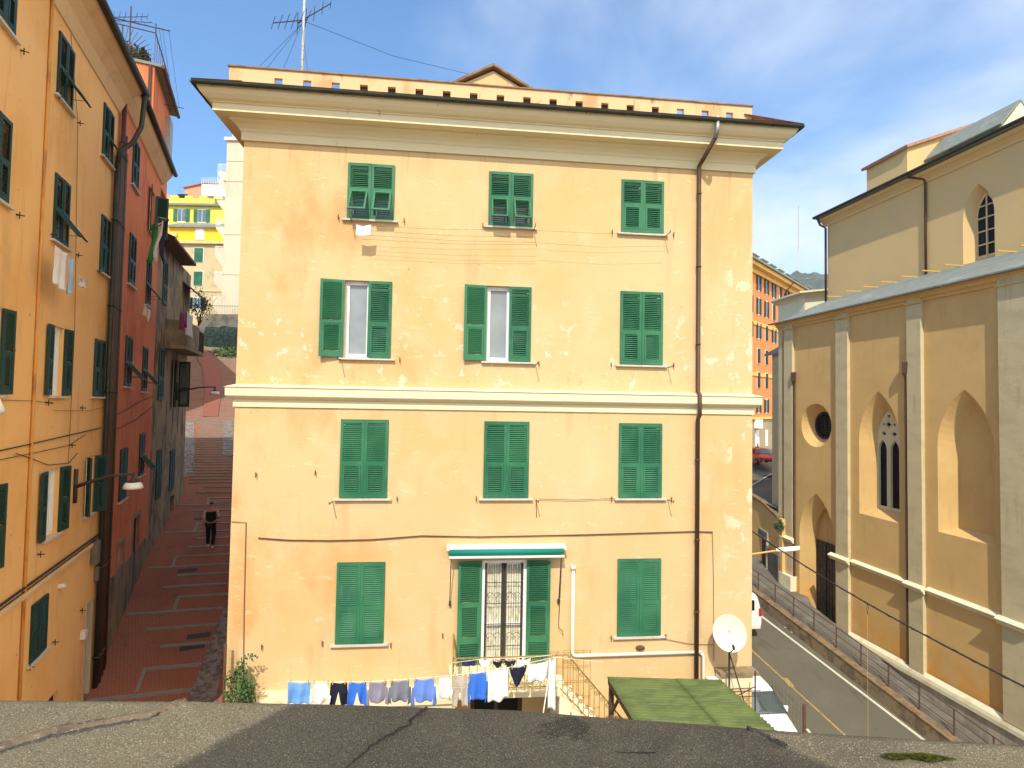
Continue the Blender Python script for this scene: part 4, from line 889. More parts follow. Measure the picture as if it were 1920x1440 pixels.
# beige house
F3, W3, z0, z1 = simplehouse('', '', 298, 412, 452, 588, 80, None, 0, 0)
bh = thing('beige_hill_house', 'old beige house with green shutters under the deep yellow wing', 'building', F3(5, z0))
mb = MB(); mb.ob(F3(-2, z0-4, 0), F3.u*(W3+3), -F3.n*10, V((0, 0, z1-z0+3.8))); mb.build('wall', m_beige, bh)
mb = MB(); mb.ob(F3(-2.3, z1-.25, .45), F3.u*(W3+3.5), -F3.n*6, V((0, 0, .35))); mb.ob(F3(-2, z0+3.3, .1), F3.u*(W3+3), -F3.n*.2, V((0, 0, .3))); mb.build('cornice', m_ochre_trim, bh)
for x, y in ((324, 472), (373, 478), (322, 512), (372, 522)):
    s, z = F3.px(x, y); smallwin(bh, F3, s, z-1, 1.25, 2.0, False)
for x, y in ((370, 567),): s, z = F3.px(x, y); smallwin(bh, F3, s, z-.9, 1.2, 1.6, True, m_dark)
# pink house and little white terrace on top
F4, W4, z0, z1 = simplehouse('', '', 346, 412, 352, 385, 96, None, 0, 0)
ph = thing('pink_hill_house', 'pink gabled house at the very top of the hill houses', 'building', F4(3, z0))
mb = MB(); mb.ext([F4(0, z0-2, 0), F4(W4+2, z0-2, 0), F4(W4+2, z1+.5, 0), F4(3.6, z1+.8, 0), F4(0, z1, 0)], -F4.n*6); mb.build('wall', m_pink, ph)
mb = MB(); mb.ob(F4(-.3, z1-.05, .3), F4(3.6, z1+.85, .3)-F4(-.3, z1-.05, .3), -F4.n*6.5, V((0, 0, .2))); mb.ob(F4(3.6, z1+.85, .3), F4(W4+2, z1+.55, .3)-F4(3.6, z1+.85, .3), -F4.n*6.5, V((0, 0, .2))); mb.build('roof', m_tile, ph)
F5, W5, z0, z1 = simplehouse('', '', 378, 412, 340, 350, 92, None, 0, 0)
mb = MB(); mb.ob(F5(0, z0-1.5, 0), F5.u*(W5+1), -F5.n*3, V((0, 0, z1-z0+1))); mb.build('terrace_wall', m_white, ph)
mb = MB()
for i in range(14): mb.tube([F5(i*.28, z1-.5, 0), F5(i*.28, z1+.7, 0)], .03, 4)
mb.build('terrace_railing', m_white, ph)
F6, W6, z0, z1 = simplehouse('', '', 298, 345, 362, 380, 94, None, 0, 0)
sp_ = thing('rooftop_clutter', 'roof ridge with solar panel left of the pink house', 'roof', F6(2, z0))
mb = MB(); mb.ext([F6(0, z0-2, 0), F6(W6, z0-2, 0), F6(W6, z0, 0), F6(1.2, z1, 0), F6(0, z1-.3, 0)], -F6.n*4); mb.build('gable', m_pink, sp_)
mb = MB(); mb.ob(F6(W6-1.2, z0+.3, .3), F6.u*1.7, -F6.n*.5+V((0, 0, 1.3)), F6.n*.05); mb.build('solar_panel', m_glassd, sp_)
# cream tower block with balconies
F7, W7, z0, z1 = simplehouse('', '', 414, 456, 258, 600, 66, None, 0, 0)
ct = thing('cream_tower_block', 'tall narrow cream apartment block with stacked side balconies beyond the yellow house', 'building', F7(1, z0))
mb = MB(); mb.ob(F7(0, z0-8, 0), F7.u*9, -F7.n*10, V((0, 0, z1-z0+8))); mb.ob(F7(.3, z1+.35, -.5), F7.u*3, -F7.n*4, V((0, 0, 1.2))); mb.build('wall', m_creamw, ct)
mb = MB(); mb.ob(F7(-.25, z1, .25), F7.u*9.3, -F7.n*10.5, V((0, 0, .35))); mb.ob(F7(2.15, z0-3, 0), F7.u*.12, F7.n*.12, V((0, 0, z1-z0+2.6))); mb.build('rim', m_white, ct)
for y in (325, 340, 378, 428, 480, 528, 575):
    z = F7.px(410, y)[1]; mb = MB(); mb.ob(F7(-1.0, z, -.05), F7.u*1.0, -F7.n*2.2, V((0, 0, .18))); mb.ext([F7(-1.0, z, -.05), F7(0, z, -.05), F7(0, z-1.3, -.05)], -F7.n*2)
    bb = mb.build('balcony', m_creamw, ct); mb = MB()
    for i in range(8): mb.tube([F7(-1+i/7, z+.18, -.05), F7(-1+i/7, z+1.15, -.05)], .02, 3)
    mb.tube([F7(0, z+1.15, -.05), F7(-1, z+1.15, -.05), F7(-1, z+1.15, -2.2)], .035, 4); mb.build('railing', m_white, bb)
mb = MB()
for y in (302, 340, 440, 515): z = F7.px(430, y)[1]; mb.tube([F7(0, z, .03), F7(4, z, .03)], .02, 3)
mb.build('joint_line', m_beige, ct)
# retaining wall with railing, netting, bank
F8, W8, z0, z1 = simplehouse('', '', 358, 460, 586, 660, 62, None, 0, 0)
rw_ = thing('retaining_wall', 'dark old retaining wall with railing on top closing the alley', 'wall', F8(2, z0))
mb = MB(); mb.ext([F8(0, z0-4, 0), F8(W8+6, z0-4, 0), F8(W8+6, z1, 0), F8(1.6, z1-.1, 0), F8(.9, z1-1.2, 0), F8(0, z1-1.6, 0)], -F8.n*2); mb.build('wall', m_greyw, rw_)
mb = MB()
for i in range(34): s = 1.0+i*.18; mb.tube([F8(s, z1, -.1), F8(s, z1+.85, -.1)], .012, 3)
mb.tube([F8(1, z1+.85, -.1), F8(W8+1, z1+.85, -.1)], .025, 4); mb.build('railing', m_iron, rw_)
nt = thing('netting_screen', 'dark green netting draped over a structure at the end of the alley', 'netting', F8(3, z0, 1))
s_a, zt_a = F8.px(384, 612, 1.0); s_b, zb_a = F8.px(450, 650, 1.0); mb = MB(); rows = []
for i in range(13):
    s = s_a+(s_b+2-s_a)*i/12; rows.append([F8(s, z, 1.0+dd+.25*mnoise.noise(V((s, z, 0)))) for z, dd in ((zb_a-.3, .3), ((zb_a+zt_a)/2, .2), (zt_a+.3*mnoise.noise(V((s*1.1, 5, 2))), 0), (zt_a-.1, -1.4))])
mb.grid(rows); mb.build('net', m_net, nt, True)
leafclump('bank_shrubs', 'scrubby green plants along the bank at the top right of the alley', 'shrub', tuple(hit(440, 665, F8(0, 0, 3), F8.n)), (2.2, 2.0, .8), 2500, m_leaf, .16)

# ================================================================== street lamps on the left
def wall_lamp(F, s, z, d1, label, arm_d=None, name='street_lamp', sc=1.0, grp=None):
    t = thing(name, label, 'street lamp', F(s, z), grp); mb = MB()
    mb.tube([F(s, z-.45*sc, .04), F(s, z+.3*sc, .04)], .04*sc, 6); mb.tube([F(s, z-.1*sc, .02), F(s, z+.02*sc, d1*.3), F(s, z+.13*sc, d1*.6), F(s, z+.16*sc, d1)], [.045*sc, .04*sc, .03*sc, .025*sc], 8); mb.build('arm', m_iron, t, True)
    c = F(s, z, d1); mb = MB()
    mb.grid([[c+V((math.cos(q*math.pi/8)*r*sc, math.sin(q*math.pi/8)*r*sc, h*sc)) for q in range(16)] for r, h in ((.012, .2), (.03, .15), (.035, .06), (.10, .0), (.13, -.03))], True); mb.build('neck', m_iron, t, True)
    mb = MB(); mb.grid([[c+V((math.cos(q*math.pi/8)*r*sc, math.sin(q*math.pi/8)*r*sc, h*sc)) for q in range(16)] for r, h in ((.12, -.025), (.17, -.06), (.195, -.12), (.2, -.17), (.17, -.175), (.01, -.16))], True); mb.build('lamp_shade', m_lampw, t, True)
    return t
# near lamp: on the ochre wall
s_, z_ = sy(138, 905)
P0 = FY(s_, z_); dlamp = 1.0
wall_lamp(FY, s_, z_, 1.12, 'street lamp with white saucer shade on black arm fixed to the ochre house', sc=1.0)
s_, z_ = FGY.px(350, 690)
wall_lamp(FGY, 3.9, FGY.px(348, 690)[1] if False else .35, 1.5, 'smaller street lamp with white shade beyond the weathered house shutters', sc=1.0)
wall_lamp(FH, 1.5, 2.2, 1.0, 'white hanging lamp high above the alley beside drying clothes', sc=1.0)

# ================================================================== laundry, flag on the left houses
def ghang(F, s0, s1, z0, drop, kind, name, label, cat, c, d, amp=.02, grp=None, c2=None):
    o = garment(F, s0, s1, z0, z0, drop, kind, d, amp).build(name, fabric(name+'_cloth', c, c2), None, True, solid=.006); return tag(o, label, cat, grp)
s_, z_ = sy(104, 460, .35); e_ = sy(128, 470, .35)
ghang(FY, s_, e_[0], z_, .72, 'sheet', 't_shirt', 'white shirt hanging below the ochre house window with raised flap', 't-shirt', (.66, .63, .60), .35)
e2 = sy(139, 476, .35)
ghang(FY, e_[0]+.02, e2[0], z_-.04, .70, 'sheet', 'towel', 'pale blue towel beside the white shirt on the ochre house', 'towel', (.36, .50, .68), .35)
s_, z_ = sy(146, 515, .5); ghang(FY, s_, s_+.5, z_, .18, 'towel', 'small_cloth', 'small dark and white cloth hanging right of the pale blue towel', 'cloth', (.5, .46, .42), .5, .03, None, (.05, .05, .06))
s_, z_ = FR.px(270, 570, .35); ghang(FR, s_, s_+.5, z_, .32, 'towel', 'cloth', 'cream cloth hanging under a window of the red house', 'cloth', (.60, .52, .42), .35)
ghang(FR, s_+.55, s_+1.0, z_-.02, .42, 'briefs', 'cloth', 'second pale cloth hanging further along the red house', 'cloth', (.62, .58, .5), .35)
for i, (x0, x1, y0, y1, c, l) in enumerate(((337, 346, 582, 616, (.22, .03, .10), 'dark magenta clothing hanging from the weathered house balcony'), (347, 352, 582, 612, (.12, .05, .12), 'purple clothing next to the magenta one on the balcony'), (350, 362, 583, 628, (.62, .58, .60), 'long white cloth hanging at the balcony end over the alley'))):
    F = FGY; d = 1.05; a = F.px(x0, y0, d); b = F.px(x1, y0, d); c_ = F.px(x0, y1, d); ghang(F, a[0], b[0], a[1], a[1]-c_[1], 'sheet', 'clothing', l, 'clothing', c, d)
s_, z_ = sy(6, 758, .25)
mb = MB(); rows = []
for r, h in ((.01, .24), (.03, .16), (.055, .08), (.07, .0), (.06, -.06), (.01, -.09)): rows.append([FY(s_, z_-.1, .2)+V((math.cos(q*.6283)*r*(1+.2*math.sin(q*2.3+h*9)), math.sin(q*.6283)*r, h*.8)) for q in range(10)])
mb.grid(rows, True); tag(mb.build('plastic_bag', m_plast, None, True), 'crumpled white plastic bag tied below a shutter on the ochre wall', 'bag')
for x0, x1, c, l in ():
    pass
fl = thing('flag', 'limp green, white and black flag hanging from a window of the red house', 'flag', FR(5.2, 4.8, .4))
mb = MB(); pA = FR(4.4, 5.55, .05); pB = FR(4.4, 6.0, .62); mb.tube([pA, pB], .015, 5); mb.build('pole', m_iron, fl)
for k, (c, nm) in enumerate((((.03, .22, .06), 'green_band'), ((.62, .58, .50), 'white_band'), ((.03, .03, .06), 'black_band'))):
    mb = MB(); rows = []
    for i in range(9):
        v = i/8; rows.append([FR(4.4+.04*math.sin(v*6+j), 5.9-v*1.15-(.08*(2-k))-.1*j*(v-.3), .08+.16*k+.04*j*(1-.3*v)+.05*math.sin(v*4+k)) for j in range(5)])
    mb.grid(rows); mb.build(nm, fabric('flag_'+nm, c), fl, True, solid=.006)

# ================================================================== person walking up the alley
def skin_obj(name, joints, edges, m, parent, lvl=2):
    me = bpy.data.meshes.new(name); o0 = ORG[parent] if parent in ORG else V((0, 0, 0))
    me.from_pydata([tuple(V(j[:3])) for j in joints], edges, []); me.materials.append(m)
    ob = bpy.data.objects.new(name, me); col.objects.link(ob); ob.parent = parent
    sk = ob.modifiers.new('s', 'SKIN'); sk.use_smooth_shade = True
    for i, j in enumerate(joints):
        r = j[3]; v = me.skin_vertices[0].data[i]; v.radius = r if isinstance(r, tuple) else (r, r)
    me.skin_vertices[0].data[0].use_root = True
    sb = ob.modifiers.new('u', 'SUBSURF'); sb.levels = lvl; sb.render_levels = lvl
    return ob
def make_person(label, loc, rz, jacket, sleeve, trousers, shoe, stride=.22, armbend=True, group=None):
    t = thing('person', label, 'person', loc, group); t.rotation_euler = (0, 0, rz)
    # local: +y is the walking direction, x right; feet at z=0
    L = stride
    body = [(0, 0, .94, (.15, .11)), (0, .0, 1.15, (.14, .10)), (0, .01, 1.36, (.17, .105)), (0, .01, 1.45, (.08, .07)), (0, .02, 1.52, (.055, .055)), (0, .03, 1.63, (.078, .095)), (0, .03, 1.71, (.07, .085)),
            (-.09, 0, .88, (.09, .09)), (-.10, .12*L/.22, .50, .062), (-.10, L*.6, .10, .042), (-.10, L*.6+.12, .04, .035),
            (.09, 0, .88, (.09, .09)), (.10, .06, .48, .062), (.10, -L*.75, .12, .042), (.10, -L*.75+.11, .04, .035),
            (-.19, .0, 1.42, .055), (-.25, -.06, 1.14, .042), (-.23, .06, .90, .032), (-.22, .10, .82, .03),
            (.19, .0, 1.42, .055), (.25, -.02, 1.15, .042), (.21, .18, 1.08, .032), (.17, .25, 1.12, .03)]
    ed = [(0, 1), (1, 2), (2, 3), (3, 4), (4, 5), (5, 6), (0, 7), (7, 8), (8, 9), (9, 10), (0, 11), (11, 12), (12, 13), (13, 14), (2, 15), (15, 16), (16, 17), (17, 18), (2, 19), (19, 20), (20, 21), (21, 22)]
    skin_obj('body', body, ed, m_skin, t)
    gv = .02
    def grow(ids, g, m, nm, edges):
        js = []
        for i in ids:
            r = body[i][3]; js.append((*body[i][:3], (r[0]+g, r[1]+g) if isinstance(r, tuple) else r+g))
        mp = {k: n for n, k in enumerate(ids)}
        return skin_obj(nm, js, [(mp[a], mp[b]) for a, b in edges], m, t)
    grow([0, 1, 2, 3, 15, 19], .032, fabric('jacket_cloth', jacket), 'jacket', [(0, 1), (1, 2), (2, 3), (2, 4), (2, 5)] if False else [(0, 1), (1, 2), (2, 3), (2, 15), (2, 19)])
    grow([15, 16, 17], .018, fabric('sleeve_cloth', sleeve), 'sleeve', [(15, 16), (16, 17)])
    grow([19, 20, 21], .018, fabric('sleeve_cloth', sleeve), 'sleeve', [(19, 20), (20, 21)])
    grow([0, 7, 8, 9, 11, 12, 13], .018, fabric('trouser_cloth', trousers), 'trousers', [(0, 7), (7, 8), (8, 9), (0, 11), (11, 12), (12, 13)])
    for a in (9, 13):
        p = body[a]; skin_obj('shoe', [(p[0], p[1]-.05, .045, .045), (p[0], p[1]+.08, .045, .045), (p[0], p[1]+.19, .035, .035)], [(0, 1), (1, 2)], fabric('shoe_cloth', shoe), t)
    skin_obj('hair', [(0, .0, 1.65, (.098, .10)), (0, .015, 1.735, (.092, .10))], [(0, 1)], m_hair, t)
    mb = MB()
    for sgn in (-1, 1):
        for z, dy in ((0, 0),): pass
    # five separate fingers on each hand
    o = ORG[t]
    for hx, hy, hz, dirv in ((-.22, .10, .82, V((0, .35, -1))), (.17, .25, 1.12, V((-.5, .6, .5)))):
        dirv = dirv.normalized(); sd = V((0, 1, 0)) if abs(dirv.z) > .8 else V((.5, 0, .8)).normalized()
        for q in range(4):
            b = V((hx, hy, hz))+sd*(.011*(q-1.5)); mb.tube([o+b, o+b+dirv*.05, o+b+dirv*(.085-.006*abs(q-1.5))+V((.012, .0, -.004))], [.009, .008, .006], 5)
        b = V((hx, hy, hz)); mb.tube([o+b+sd*.02, o+b+sd*.045+dirv*.02, o+b+sd*.05+dirv*.05], [.01, .009, .007], 5)
    mb.build('fingers', m_skin, t, True)
    return t
# foot point on the alley
def alley_hit(x, y):
    d = ray(x, y); t = 5.0
    while t < 120:
        P = d*t; s = P.dot(ua)-0
        s = (P-AP(0, 0)).dot(ua)
        if P.z <= alley_z(s): return P
        t += .01
    return d*60
pf = alley_hit(394, 1028)
make_person('person walking up the alley in black vest, beige sleeves, black trousers, white sneakers', (pf.x, pf.y, pf.z+.02), R_(14), (.012, .012, .014), (.50, .42, .30), (.014, .014, .018), (.7, .68, .64))

# ================================================================== CHURCH
FC = Frame((19.1, 0, 0), -2.5, side=-1)
def arch(s0, s1, z0, zs, za, n=9):
    a = (s1-s0)/2; h = za-zs; r = (a*a+h*h)/(2*a); pts = [(s0, z0), (s1, z0)]
    th = math.atan2(h, r-a)
    for i in range(n+1): t = th*i/n; pts.append((s1-r+r*math.cos(t), zs+r*math.sin(t)))
    for i in range(n-1, -1, -1): t = th*i/n; pts.append((s0+r-r*math.cos(t), zs+r*math.sin(t)))
    return pts
def circ(c, z, r, n=32): return [(c+r*math.cos(-i*2*math.pi/n), z+r*math.sin(-i*2*math.pi/n)) for i in range(n)]
ch = thing('church', 'large tan church with pointed arch niches, round window and grey pilasters on the right', 'church', FC(22, -10.5))
ROSE = (circ(25.95, -.82, 1.08), circ(25.95, -.82, .70))
DR = (arch(24.66, 27.19, -11.2, -6.4, -4.18), arch(25.0, 26.62, -11.2, -6.4, -4.85))
N2 = (arch(20.97, 23.15, -4.6, -1.35, .81), arch(21.42, 22.72, -4.30, -1.35, .05))
N3 = (arch(17.12, 19.28, -4.53, -1.35, .80), arch(17.56, 18.84, -4.30, -1.35, .05))
N4 = [arch(17.12-k*3.75, 19.28-k*3.75, -4.53, -1.35, .80) for k in (1, 2)]; N4b = [arch(17.56-k*3.75, 18.84-k*3.75, -4.30, -1.35, .05) for k in (1, 2)]
ZE = 4.62
mb = MB(); ND = .46
outs = rect(6, 28.85, -12.5, ZE)
fr = [ROSE, DR, N2, N3]+list(zip(N4, N4b))
mb.holed([[FC(s, z) for s, z in outs]]+[[FC(s, z) for s, z in f[0]] for f in fr])
for k, (A, B) in enumerate(fr):
    mb.band([FC(s, z) for s, z in A], [FC(s, z, -ND) for s, z in B])
    mb.band([FC(s, z, -ND) for s, z in B], [FC(s, z, -ND-.18) for s, z in B]) if k in (0, 1, 2) else None
    if k != 0: mb.poly([FC(s, z, -ND-(.18 if k in (1, 2) else 0)) for s, z in B])
mb.poly([FC(28.85, -12.5), FC(28.85, -12.5, -12), FC(28.85, ZE, -12), FC(28.85, ZE)])
mb.build('aisle_wall', m_church, ch)
# pilasters
def pil(a, b, p=.15, z0=-10.1, nm='pilaster', m=m_pil, z1=ZE-.1):
    mb = MB(); mb.ob(FC(a, z0, .0), FC.u*(b-a), FC.n*p, V((0, 0, z1-z0))); return mb.build(nm, m, ch, bevel=.012)
pil(27.56, 28.25, z0=-8.7); pil(23.66, 24.42); pil(19.82, 20.48); pil(15.95, 16.83, .18); pil(12.2, 12.95); pil(28.5, 28.85, .06, -8.7)
pil(27.42, 28.42, .34, -10.4, 'pier_base', m_stonecap, -8.7)
# round window
mb = MB(); mb.band([FC(s, z, -ND-.02) for s, z in ROSE[1]], [FC(s, z, -ND-.02) for s, z in circ(25.95, -.82, .60)])
mb.band([FC(s, z, -ND-.02) for s, z in circ(25.95, -.82, .60)], [FC(s, z, -ND-.14) for s, z in circ(25.95, -.82, .60)])
rwn = mb.build('round_window', m_iron, ch); mb = MB(); mb.poly([FC(s, z, -ND-.13) for s, z in ROSE[1]]); mb.build('pane', m_glassd, rwn)
mb = MB()
for k in (-.3, 0, .3): mb.ob(FC(25.95+k-.015, -1.5, -ND-.12), FC.u*.03, FC.n*.03, V((0, 0, 1.36)))
for k in (-.3, 0, .3): mb.ob(FC(25.27, -.82+k, -ND-.12), FC.u*1.36, FC.n*.03, V((0, 0, .025)))
mb.build('glazing_bars', m_iron, rwn)
# bronze door
mb = MB(); s0, s1 = 25.24, 26.62
mb.ob(FC(s0, -10.6, -ND-.16), FC.u*(s1-s0), FC.n*.06, V((0, 0, 4.0))); door = mb.build('door', m_bronze, ch)
mb = MB()
for a in (s0+.08, (s0+s1)/2+.04):
    w = (s1-s0)/2-.14
    for r in range(9):
        for c in range(3): mb.ob(FC(a+c*w/3+.03, -10.35+r*.42, -ND-.10), FC.u*(w/3-.06), FC.n*.035, V((0, 0, .34)))
mb.build('door_panels', m_bronze, door, bevel=.01)
mb = MB(); mb.ob(FC(s0-.06, -10.6, -ND-.12), FC.u*.06, FC.n*.06, V((0, 0, 4.06))); mb.ob(FC(s1, -10.6, -ND-.12), FC.u*.06, FC.n*.06, V((0, 0, 4.06))); mb.ob(FC((s0+s1)/2-.03, -10.6, -ND-.1), FC.u*.05, FC.n*.05, V((0, 0, 4.0)))
mb.build('door_frame', m_iron, door)
mb = MB()
for k in range(2): mb.ob(FC(24.75, -10.75+k*.15, -.5), FC.u*2.3, FC.n*(.75-.3*k), V((0, 0, .15)))
mb.build('door_step', m_stonecap, ch)
# tracery window
mb = MB(); dT = -ND-.05; B = N2[1]
def ins(pts, k, c):
    return [(c[0]+(s-c[0])*k, c[1]+(z-c[1])*k) for s, z in pts]
cs, w = 22.07, 1.30
lan = [arch(21.52, 21.98, -4.15, -1.75, -1.3, 5), arch(22.16, 22.62, -4.15, -1.75, -1.3, 5)]
def foil(c, z, r, n=4, m=20):
    return [(c+r*(1+.22*math.cos(n*a))*math.cos(-a), z+r*(1+.22*math.cos(n*a))*math.sin(-a)) for a in [i*2*math.pi/m for i in range(m)]]
hl = lan+[foil(21.80, -1.02, .10), foil(22.34, -1.02, .10), foil(22.07, -.62, .13), foil(22.07, -.26, .075, 3), foil(21.78, -.62, .06, 3), foil(22.36, -.62, .06, 3)]
for dd in (dT, dT-.10): mb.holed([[FC(s, z, dd) for s, z in B]]+[[FC(s, z, dd) for s, z in h] for h in hl])
for h in hl: mb.band([FC(s, z, dT) for s, z in h], [FC(s, z, dT-.10) for s, z in h])
for h in lan+[hl[4]]:   # raised roll mouldings
    mb.tube([FC(s, z, dT+.01) for s, z in ins(h, 1.06, (sum(p[0] for p in h)/len(h), sum(p[1] for p in h)/len(h)))]+[FC(*ins(h, 1.06, (sum(p[0] for p in h)/len(h), sum(p[1] for p in h)/len(h)))[0], dT+.01)], .025, 6)
trc = mb.build('tracery_window', m_trim, ch)
mb = MB(); mb.poly([FC(s, z, dT-.09) for s, z in B]); mb.build('pane', m_glassd, trc)
# string course, plinth
def run(mb, prof, segs):
    for (a, b, dd) in segs: mb.grid([[FC(s, z, d+dd) for d, z in prof] for s in (a, b)]); mb.poly([FC(a, z, d+dd) for d, z in prof]); mb.poly([FC(b, z, d+dd) for d, z in prof])
sc_ = [(.003, -7.02), (.07, -7.0), (.10, -6.93), (.17, -6.87), (.19, -6.82), (.003, -6.72)]
sg = [(6, 12.1, 0), (12.1, 13.05, .15), (13.05, 15.85, 0), (15.85, 16.93, .18), (16.93, 19.72, 0), (19.72, 20.58, .15), (20.58, 23.56, 0), (23.56, 24.75, .15), (27.42, 28.5, .15)]
for sg_i in (sg[:-1], sg[-1:]): mb = MB(); run(mb, sc_, sg_i); mb.build('string_course', m_stonecap, ch)
pl_ = [(.003, -13), (.24, -13), (.24, -10.45), (.22, -10.42)]
mb = MB(); run(mb, [(.003, -13), (.13, -13), (.13, -10.38)], [(6, 24.62, 0)]); mb.build('plinth', m_conc, ch)
mb = MB(); run(mb, [(.13, -10.375), (.20, -10.375), (.20, -10.24), (.17, -10.12), (.05, -9.98)], [(6, 24.66, 0)]); mb.build('plinth_coping', m_stonecap, ch)
# eave cornice + aisle roof
ec = [(.003, 4.28), (.06, 4.28), (.08, 4.38), (.16, 4.43), (.20, 4.53), (.28, 4.57), (.28, 4.63), (.0, 4.63)]
mb = MB(); run(mb, ec, [(6, 28.9, .0)])
run(mb, [(.003, 4.21), (.06, 4.21), (.06, 4.27)], [(a, b, .15) for a, b in ((27.5, 28.3), (23.6, 24.48), (19.76, 20.54), (15.9, 16.9), (12.1, 13.0))]); mb.build('eave_cornice', m_church, ch)
mb = MB(); mb.grid([[FC(s, z, d) for d, z in ((.42, 4.62), (.42, 4.68), (-1.4, 5.50), (-3, 6.15))] for s in (6, 12, 20, 28.2)]+[[FC(29.3, z, d) for d, z in ((.42, 4.62), (.42, 4.68), (-1.4, 5.1), (-3, 5.3))]])
mb.poly([FC(6, 4.62, .42), FC(29.3, 4.62, .42), FC(29.3, 4.62, .2), FC(6, 4.62, .2)]); mb.build('aisle_roof', m_slate, ch)
# roof battens
for x, y in ((1551, 556), (1587, 546), (1618, 538), (1652, 529), (1690, 519), (1730, 508), (1772, 497), (1871, 471), (1915, 461), (1960, 450)):
    s, z = FC.px(x, y, -1.9); mb = MB(); mb.ob(FC(s, z, -1.9), FC.u*.05, -FC.n*1.05, V((0, 0, .05))); mb.ob(FC(s, z-.02, -2.9), FC.u*.05, FC.n*.06, V((0, 0, -.45)) if z-.45 > 5.5 else V((0, 0, -.3))); mb.build('roof_batten', m_beam, ch)
# nave
DN = -3.0; zn0, zn1 = 5.6, 10.75
NW = (arch(19.58, 20.90, 6.05, 7.95, 9.35), arch(19.80, 20.62, 6.3, 8.1, 9.05))
mb = MB()
mb.holed([[FC(s, z, DN) for s, z in rect(6, 28.9, zn0, zn1)], [FC(s, z, DN) for s, z in NW[0]]])
mb.band([FC(s, z, DN) for s, z in NW[0]], [FC(s, z, DN-.4) for s, z in NW[1]])
for A, B in (((28.9, DN), (28.9, DN-11)), ((28.9, DN-11), (6, DN-11)), ((6, DN-11), (6, DN))): mb.poly([FC(A[0], zn0, A[1]), FC(B[0], zn0, B[1]), FC(B[0], zn1, B[1]), FC(A[0], zn1, A[1])])
mb.build('nave_wall', m_nave, ch)
mb = MB(); dW = DN-.38
mb.holed([[FC(s, z, dW) for s, z in NW[1]], [FC(s, z, dW) for s, z in ins(NW[1], .90, (20.21, 7.6))]])
mb.ob(FC(20.18, 6.35, dW-.02), FC.u*.05, FC.n*.05, V((0, 0, 2.62)))
for z in (6.85, 7.4, 7.95, 8.45): mb.ob(FC(19.83, z, dW-.018), FC.u*.76, FC.n*.04, V((0, 0, .05)))
nwn = mb.build('nave_window', m_ochre_trim, ch); mb = MB(); mb.poly([FC(s, z, dW-.02) for s, z in NW[1]]); mb.build('pane', m_glassd, nwn)
mb = MB(); 
def runD(mb, prof, a, b, dd): mb.grid([[FC(s, z, d+dd) for d, z in prof] for s in (a, b)]); mb.poly([FC(b, z, d+dd) for d, z in prof])
runD(mb, [(.003, 10.30), (.05, 10.30), (.08, 10.42), (.20, 10.55), (.32, 10.62), (.36, 10.75), (.0, 10.75)], 6, 29.15, DN); mb.build('nave_cornice', m_nave, ch)
mb = MB(); mb.grid([[FC(s, z, d+DN) for d, z in ((.52, 10.80), (.52, 10.90), (-5.5, 13.0), (-11.3, 10.9))] for s in (6, 29.35)]); mb.poly([FC(6, 10.80, DN+.52), FC(29.35, 10.80, DN+.52), FC(29.35, 10.80, DN+.2), FC(6, 10.80, DN+.2)])
mb.build('nave_roof', m_slate, ch)
mb = MB(); mb.tube([FC(6, 10.87, DN+.56), FC(29.35, 10.87, DN+.56)], .07, 6); mb.build('gutter', m_gutter, ch, True)
mb = MB(); mb.tube([FC(29.1, 10.8, DN+.5), FC(29.05, 10.4, DN+.35), FC(28.93, 10.2, DN+.1), FC(28.93, 5.8, DN+.1)], .06, 6); mb.build('downpipe', m_pipe, ch, True)
s_, _ = FC.px(1738, 400, DN); mb = MB(); mb.tube([FC(s_+.5, 10.72, DN+.5), FC(s_+.05, 10.5, DN+.12), FC(s_, 10.3, DN+.08), FC(s_, 5.75, DN+.08)], .055, 6); mb.build('downpipe', m_pipe, ch, True)
for s_, z1, zb in ((27.48, 2.0, -8.7), (20.57, 2.05, -10.0)):
    mb = MB(); mb.tube([FC(s_, z1-.75, .09), FC(s_, zb, .09)], .055, 8); mb.tube([FC(s_, z1-.75, .09), FC(s_, z1-.55, .13), FC(s_-.02, z1-.1, .15)], [.055, .14, .14], 4); mb.build('downpipe', m_pipe, ch)
# cross-gable block on the roof
DQ = -7.0
q1 = FC.px(1701, 277, DQ); q2 = FC.px(1625, 318, DQ)
mb = MB(); sA, sB = q1[0], q2[0]; zq = q1[1]
Q1 = V(hit(1822, 236, FC(sA, 0), FC.u)); dq = -(Q1-FC(sA, 0)).dot(FC.n)*-1
mb.ext([FC(sA, 9, DQ), FC(sA, zq, DQ), FC(sA, Q1.z, dq), FC(sA, Q1.z, dq-3), FC(sA, 9, dq-3)], FC.u*(sB-sA)); mb.build('crossing_block', m_nave, ch)
mb = MB()
mb.grid([[FC(s, zq+.0, DQ+.2), FC(s, Q1.z+.02, dq), FC(s, Q1.z+.02, dq-3)] for s in (sA-.2, sB+.2)]); mb.build('crossing_roof', m_tile, ch, solid=.16)
mb = MB(); sg2 = 23.5
apx = V(hit(1914, 187, FC(sg2, 0), FC.u)); ef = V(hit(1877, 232, FC(sg2, 0), FC.u)); er = apx+(apx-ef); er.z = ef.z; ef2 = V((ef.x, ef.y, ef.z))
back = FC.u*(sA-sg2+2)
mb.poly([apx, ef2, ef2+back, apx+back]); mb.poly([apx, er, er+back, apx+back])
mb.build('ridge_roof', m_slate, ch, solid=.08)
mb = MB(); mb.ext([apx+V((0, 0, -.12)), ef2+V((.1, 0, -.12)), V((ef2.x+.1, ef2.y, 9.5)), V((er.x-.1, er.y, 9.5)), er+V((-.1, 0, -.12))], FC.u*.3); mb.build('gable', m_apse, ch)
